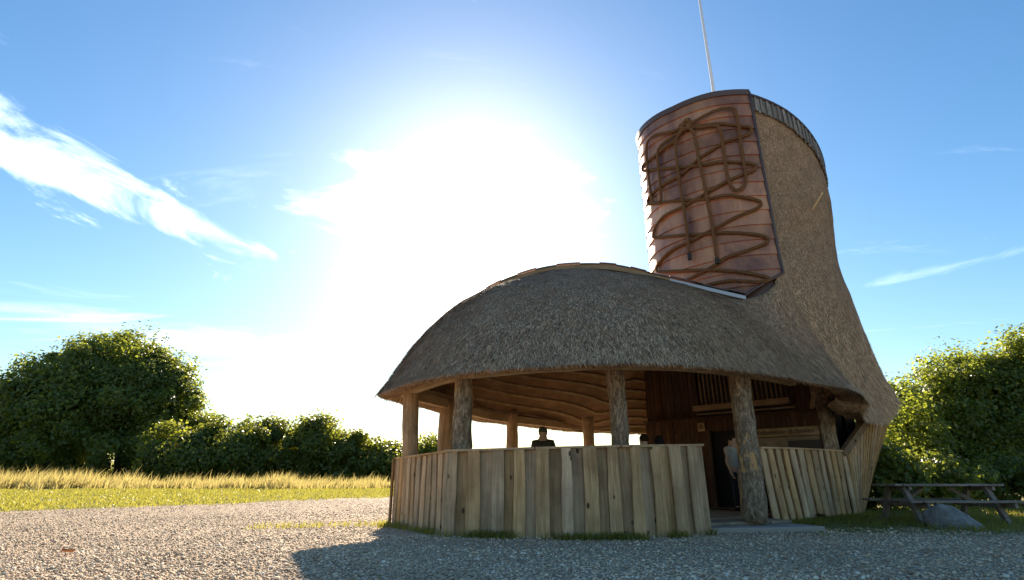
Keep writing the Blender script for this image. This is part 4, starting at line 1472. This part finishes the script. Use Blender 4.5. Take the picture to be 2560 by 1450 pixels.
for i, (px, py, Y, w, h, lab) in enumerate([(2215, 1190, 15.5, 62, 60, 'shaded low shrub against the heel wall'), (2330, 1195, 16.5, 90, 42, 'shaded undergrowth shrub behind the picnic table'), (2500, 1195, 17.0, 100, 45, 'shaded undergrowth shrub at the right edge behind the table')]):
    b = at(px, 1230, Y)
    tree('low_shrub', lab, 'shrub', (b[0], Y, gz(b[0], Y)), [bpx(px, py, Y, w, h)], 9000, .12, M['leaf'], 80 + i, .05, clump=.32, shell=.35, group=GB, nclump=130, nl=8)

# ---------------------------------------------------------------- grasses
def blades(name, P, h, w, lean, mat, rng, label, cat, wind=(.35, -.1)):
    n = len(P)
    ang = rng.random(n) * 2 * math.pi
    sd_ = np.stack([np.cos(ang), np.sin(ang), np.zeros(n)], 1)
    ln = np.stack([rng.normal(wind[0], 1, n), rng.normal(wind[1], 1, n), np.zeros(n)], 1) * lean
    h = h[:, None]; w = w[:, None]
    mid = P + ln * h * .35 + np.array((0, 0, 1)) * h * .6
    tip = P + ln * h + np.array((0, 0, 1)) * h * .95
    a, b_ = P - sd_ * w, P + sd_ * w
    c, d = mid + sd_ * w * .8, mid - sd_ * w * .8
    V_ = np.stack([a, b_, c, d, tip], 1).reshape(-1, 3)
    k = np.arange(n)[:, None] * 5
    T_ = np.concatenate([k + np.array([[0, 1, 2]]), k + np.array([[0, 2, 3]]), k + np.array([[3, 2, 4]])], 0)
    o = np_tris(name, V_, T_, mat)
    tag(o, label, cat, kind='stuff')
    return o
rg = np.random.default_rng(91)
# tall dry grass along the foot of the hedge
n = 62000
X = rg.uniform(-38, -2, n); Y = 30 + rg.exponential(1.0, n) * -.35 + rg.random(n) ** 1.4 * 7 + .6 * np.sin(X * .6) + .5 * np.sin(X * 1.7)
nz_ = np.sin(X * .9 + 1) * np.sin(X * .37) + .6 * np.sin(X * 2.3 + 2 * np.sin(Y)) + .4 * np.sin(X * 5.7 + Y)
left = np.clip((-X - 16) / 12, 0, 1)
tallf = rg.random(n) < (.16 + .10 * nz_)
H = np.where(tallf, rg.normal(.56, .15, n), rg.normal(.26, .10, n)) * (1 + .16 * nz_) * (1 + .42 * left)
H = np.clip(H, .12, 1.6)
blades('tall_grass', np.stack([X, Y, ground_z(X, Y)], 1), H, np.where(tallf, rg.uniform(.008, .018, n), rg.uniform(.012, .026, n)), .2, M['dry_grass'], rg, 'tall dry golden grass along the foot of the hedge', 'grass', (.9, 0))
# mown lawn
n = 95000
X = rg.uniform(-34, 0, n); u = rg.random(n)
Y = 15 + 16.5 * u ** 1.1
edge_ = np.minimum(15.6 + np.maximum(X + 14, 0) * .72, 24.5)
k = Y > edge_ + rg.normal(0, .5, n) + .6 * np.sin(X * 2.1) * np.sin(X * .8 + 2)
X, Y = X[k], Y[k]; n = len(X)
blades('lawn_grass', np.stack([X, Y, ground_z(X, Y)], 1), rg.uniform(.03, .09, n) * (1 + .8 * (rg.random(n) > .93)), rg.uniform(.008, .02, n), .5, M['grass'], rg, 'short mown lawn between gravel and tall grass', 'grass')
# tufts at the foot of the fences and round the table
def near_line(pts, n, spread):
    pts = np.asarray(pts, float)
    s = rg.random(n) * (len(pts) - 1); i = s.astype(int); f = (s - i)[:, None]
    p = pts[i] * (1 - f) + pts[i + 1] * f
    return p + np.abs(rg.normal(0, spread, (n, 1))) * np.array([[-.15, -1.0]]) + rg.normal(0, spread * .4, (n, 2))
Q = np.concatenate([near_line([(-2.4, 11.2), (-2.3, 10.6)], 700, .12), near_line([(-2.3, 10.9), (-1.05, 8.75), (-.3, 8.5)], 1600, .10), near_line([(-.3, 8.55), (1, 8.3), (2, 8.3), (3.1, 8.9)], 2600, .10),
                    near_line([(5.0, 10.8), (8.0, 13.2)], 3000, .25)])
cl = np.sin(Q[:, 0] * 5.1) * np.sin(Q[:, 1] * 4.3 + Q[:, 0] * 2) + rg.normal(0, .35, len(Q))
Q = Q[cl > .05]
m = 26000
R2 = np.stack([rg.uniform(4.6, 14, m), rg.uniform(8.6, 16, m)], 1)
cl = np.sin(R2[:, 0] * 1.3 + .5) * np.sin(R2[:, 1] * 1.1) + .6 * np.sin(R2[:, 0] * 3.7) * np.sin(R2[:, 1] * 4.1) + rg.normal(0, .25, m) + np.clip((R2[:, 1] - 9.6), -1, 1.2) * .7
R2 = R2[cl > .25]
s_ = np.stack([rg.uniform(-4.5, -2.3, 1500), rg.uniform(9.4, 11.6, 1500)], 1)
s_ = s_[(np.abs(s_[:, 1] - (11.2 + (s_[:, 0] + 2.3) * .5)) + rg.normal(0, .2, len(s_))) < .22]
Q = np.concatenate([Q, R2, s_])
n = len(Q)
blades('grass_tufts', np.stack([Q[:, 0], Q[:, 1], ground_z(Q[:, 0], Q[:, 1])], 1), rg.uniform(.03, .13, n), rg.uniform(.004, .009, n), .45, M['grass'], rg, 'grass tufts along the fence foot and round the boulder', 'grass')

# ---------------------------------------------------------------- gravel stones
def gravel():
    n = 175000
    Y = 3.6 + 17 * rg.random(n) ** 1.9
    half = Y * 1.02 + .6
    X = rg.uniform(-1, 1, n) * half
    keep = (Y < np.minimum(15.6 + np.maximum(X + 14, 0) * .72, 24.5) + rg.normal(0, .5, n)) & ~((Y > 8.75) & (X > -2.1) & (X < 8.2) & (Y > 8.7 + np.maximum(0, X - 2) * .75)) & ~((X > 5.0) & (Y > 9.6 + rg.normal(0, .5, n)))
    X, Y = X[keep], Y[keep]; n = len(X)
    s = np.clip(rg.lognormal(-4.52, .38, n), .006, .032)
    Z = ground_z(X, Y) + s * .25
    base = np.array([(1, 0, 0), (-.5, .87, 0), (-.5, -.87, 0), (.25, .3, .75), (-.35, -.1, .62), (.2, -.4, .7), (0, 0, -.6)], float)
    tri = np.array([(0, 1, 3), (1, 4, 3), (1, 2, 4), (2, 5, 4), (2, 0, 5), (0, 3, 5), (3, 4, 5), (0, 6, 1), (1, 6, 2), (2, 6, 0)])
    ang = rg.random(n) * 6.283; ca, sa = np.cos(ang), np.sin(ang)
    sc = s[:, None, None] * rg.uniform(.65, 1.35, (n, 1, 3))
    Vv = base[None] * (1 + rg.normal(0, .14, (n, 7, 3))) * sc
    tl = rg.normal(0, .2, (n, 2))
    Vv[..., 2] *= .6
    x, y, z = Vv[..., 0], Vv[..., 1], Vv[..., 2]
    z = z + x * tl[:, :1] + y * tl[:, 1:]
    xr = x * ca[:, None] - y * sa[:, None]; yr = x * sa[:, None] + y * ca[:, None]
    Vv = np.stack([xr + X[:, None], yr + Y[:, None], z + Z[:, None]], -1).reshape(-1, 3)
    T_ = (np.arange(n)[:, None, None] * 7 + tri[None]).reshape(-1, 3)
    o = np_tris('gravel', Vv, T_, M['pebble'])
    tag(o, 'loose grey and tan gravel covering the forecourt', 'gravel', kind='stuff')
gravel()

# one dry leaf lying on the gravel
lp = at(168, 1383, 6.55)
lz = float(ground_z(lp[0], 6.55)) + .03
lv, lf = [], []
for k in range(9):
    s_ = k / 8 - .5
    w_ = .045 * math.sqrt(max(0, 1 - (2 * s_) ** 2)) + .002
    for q in (-1, 0, 1):
        lv.append((lp[0] + s_ * .16, 6.55 + q * w_, lz + (.022 if q else .0) + .05 * s_ * s_))
for k in range(8):
    for q in range(2):
        lf.append((k * 3 + q, k * 3 + q + 1, k * 3 + q + 4, k * 3 + q + 3))
lo = mesh_obj('fallen_leaf', lv, lf, M['leaf_litter'])
sm = lo.modifiers.new('thickness', 'SOLIDIFY'); sm.thickness = .003
tag(lo, 'curled orange-brown dry leaf lying on the sunlit gravel', 'leaf')
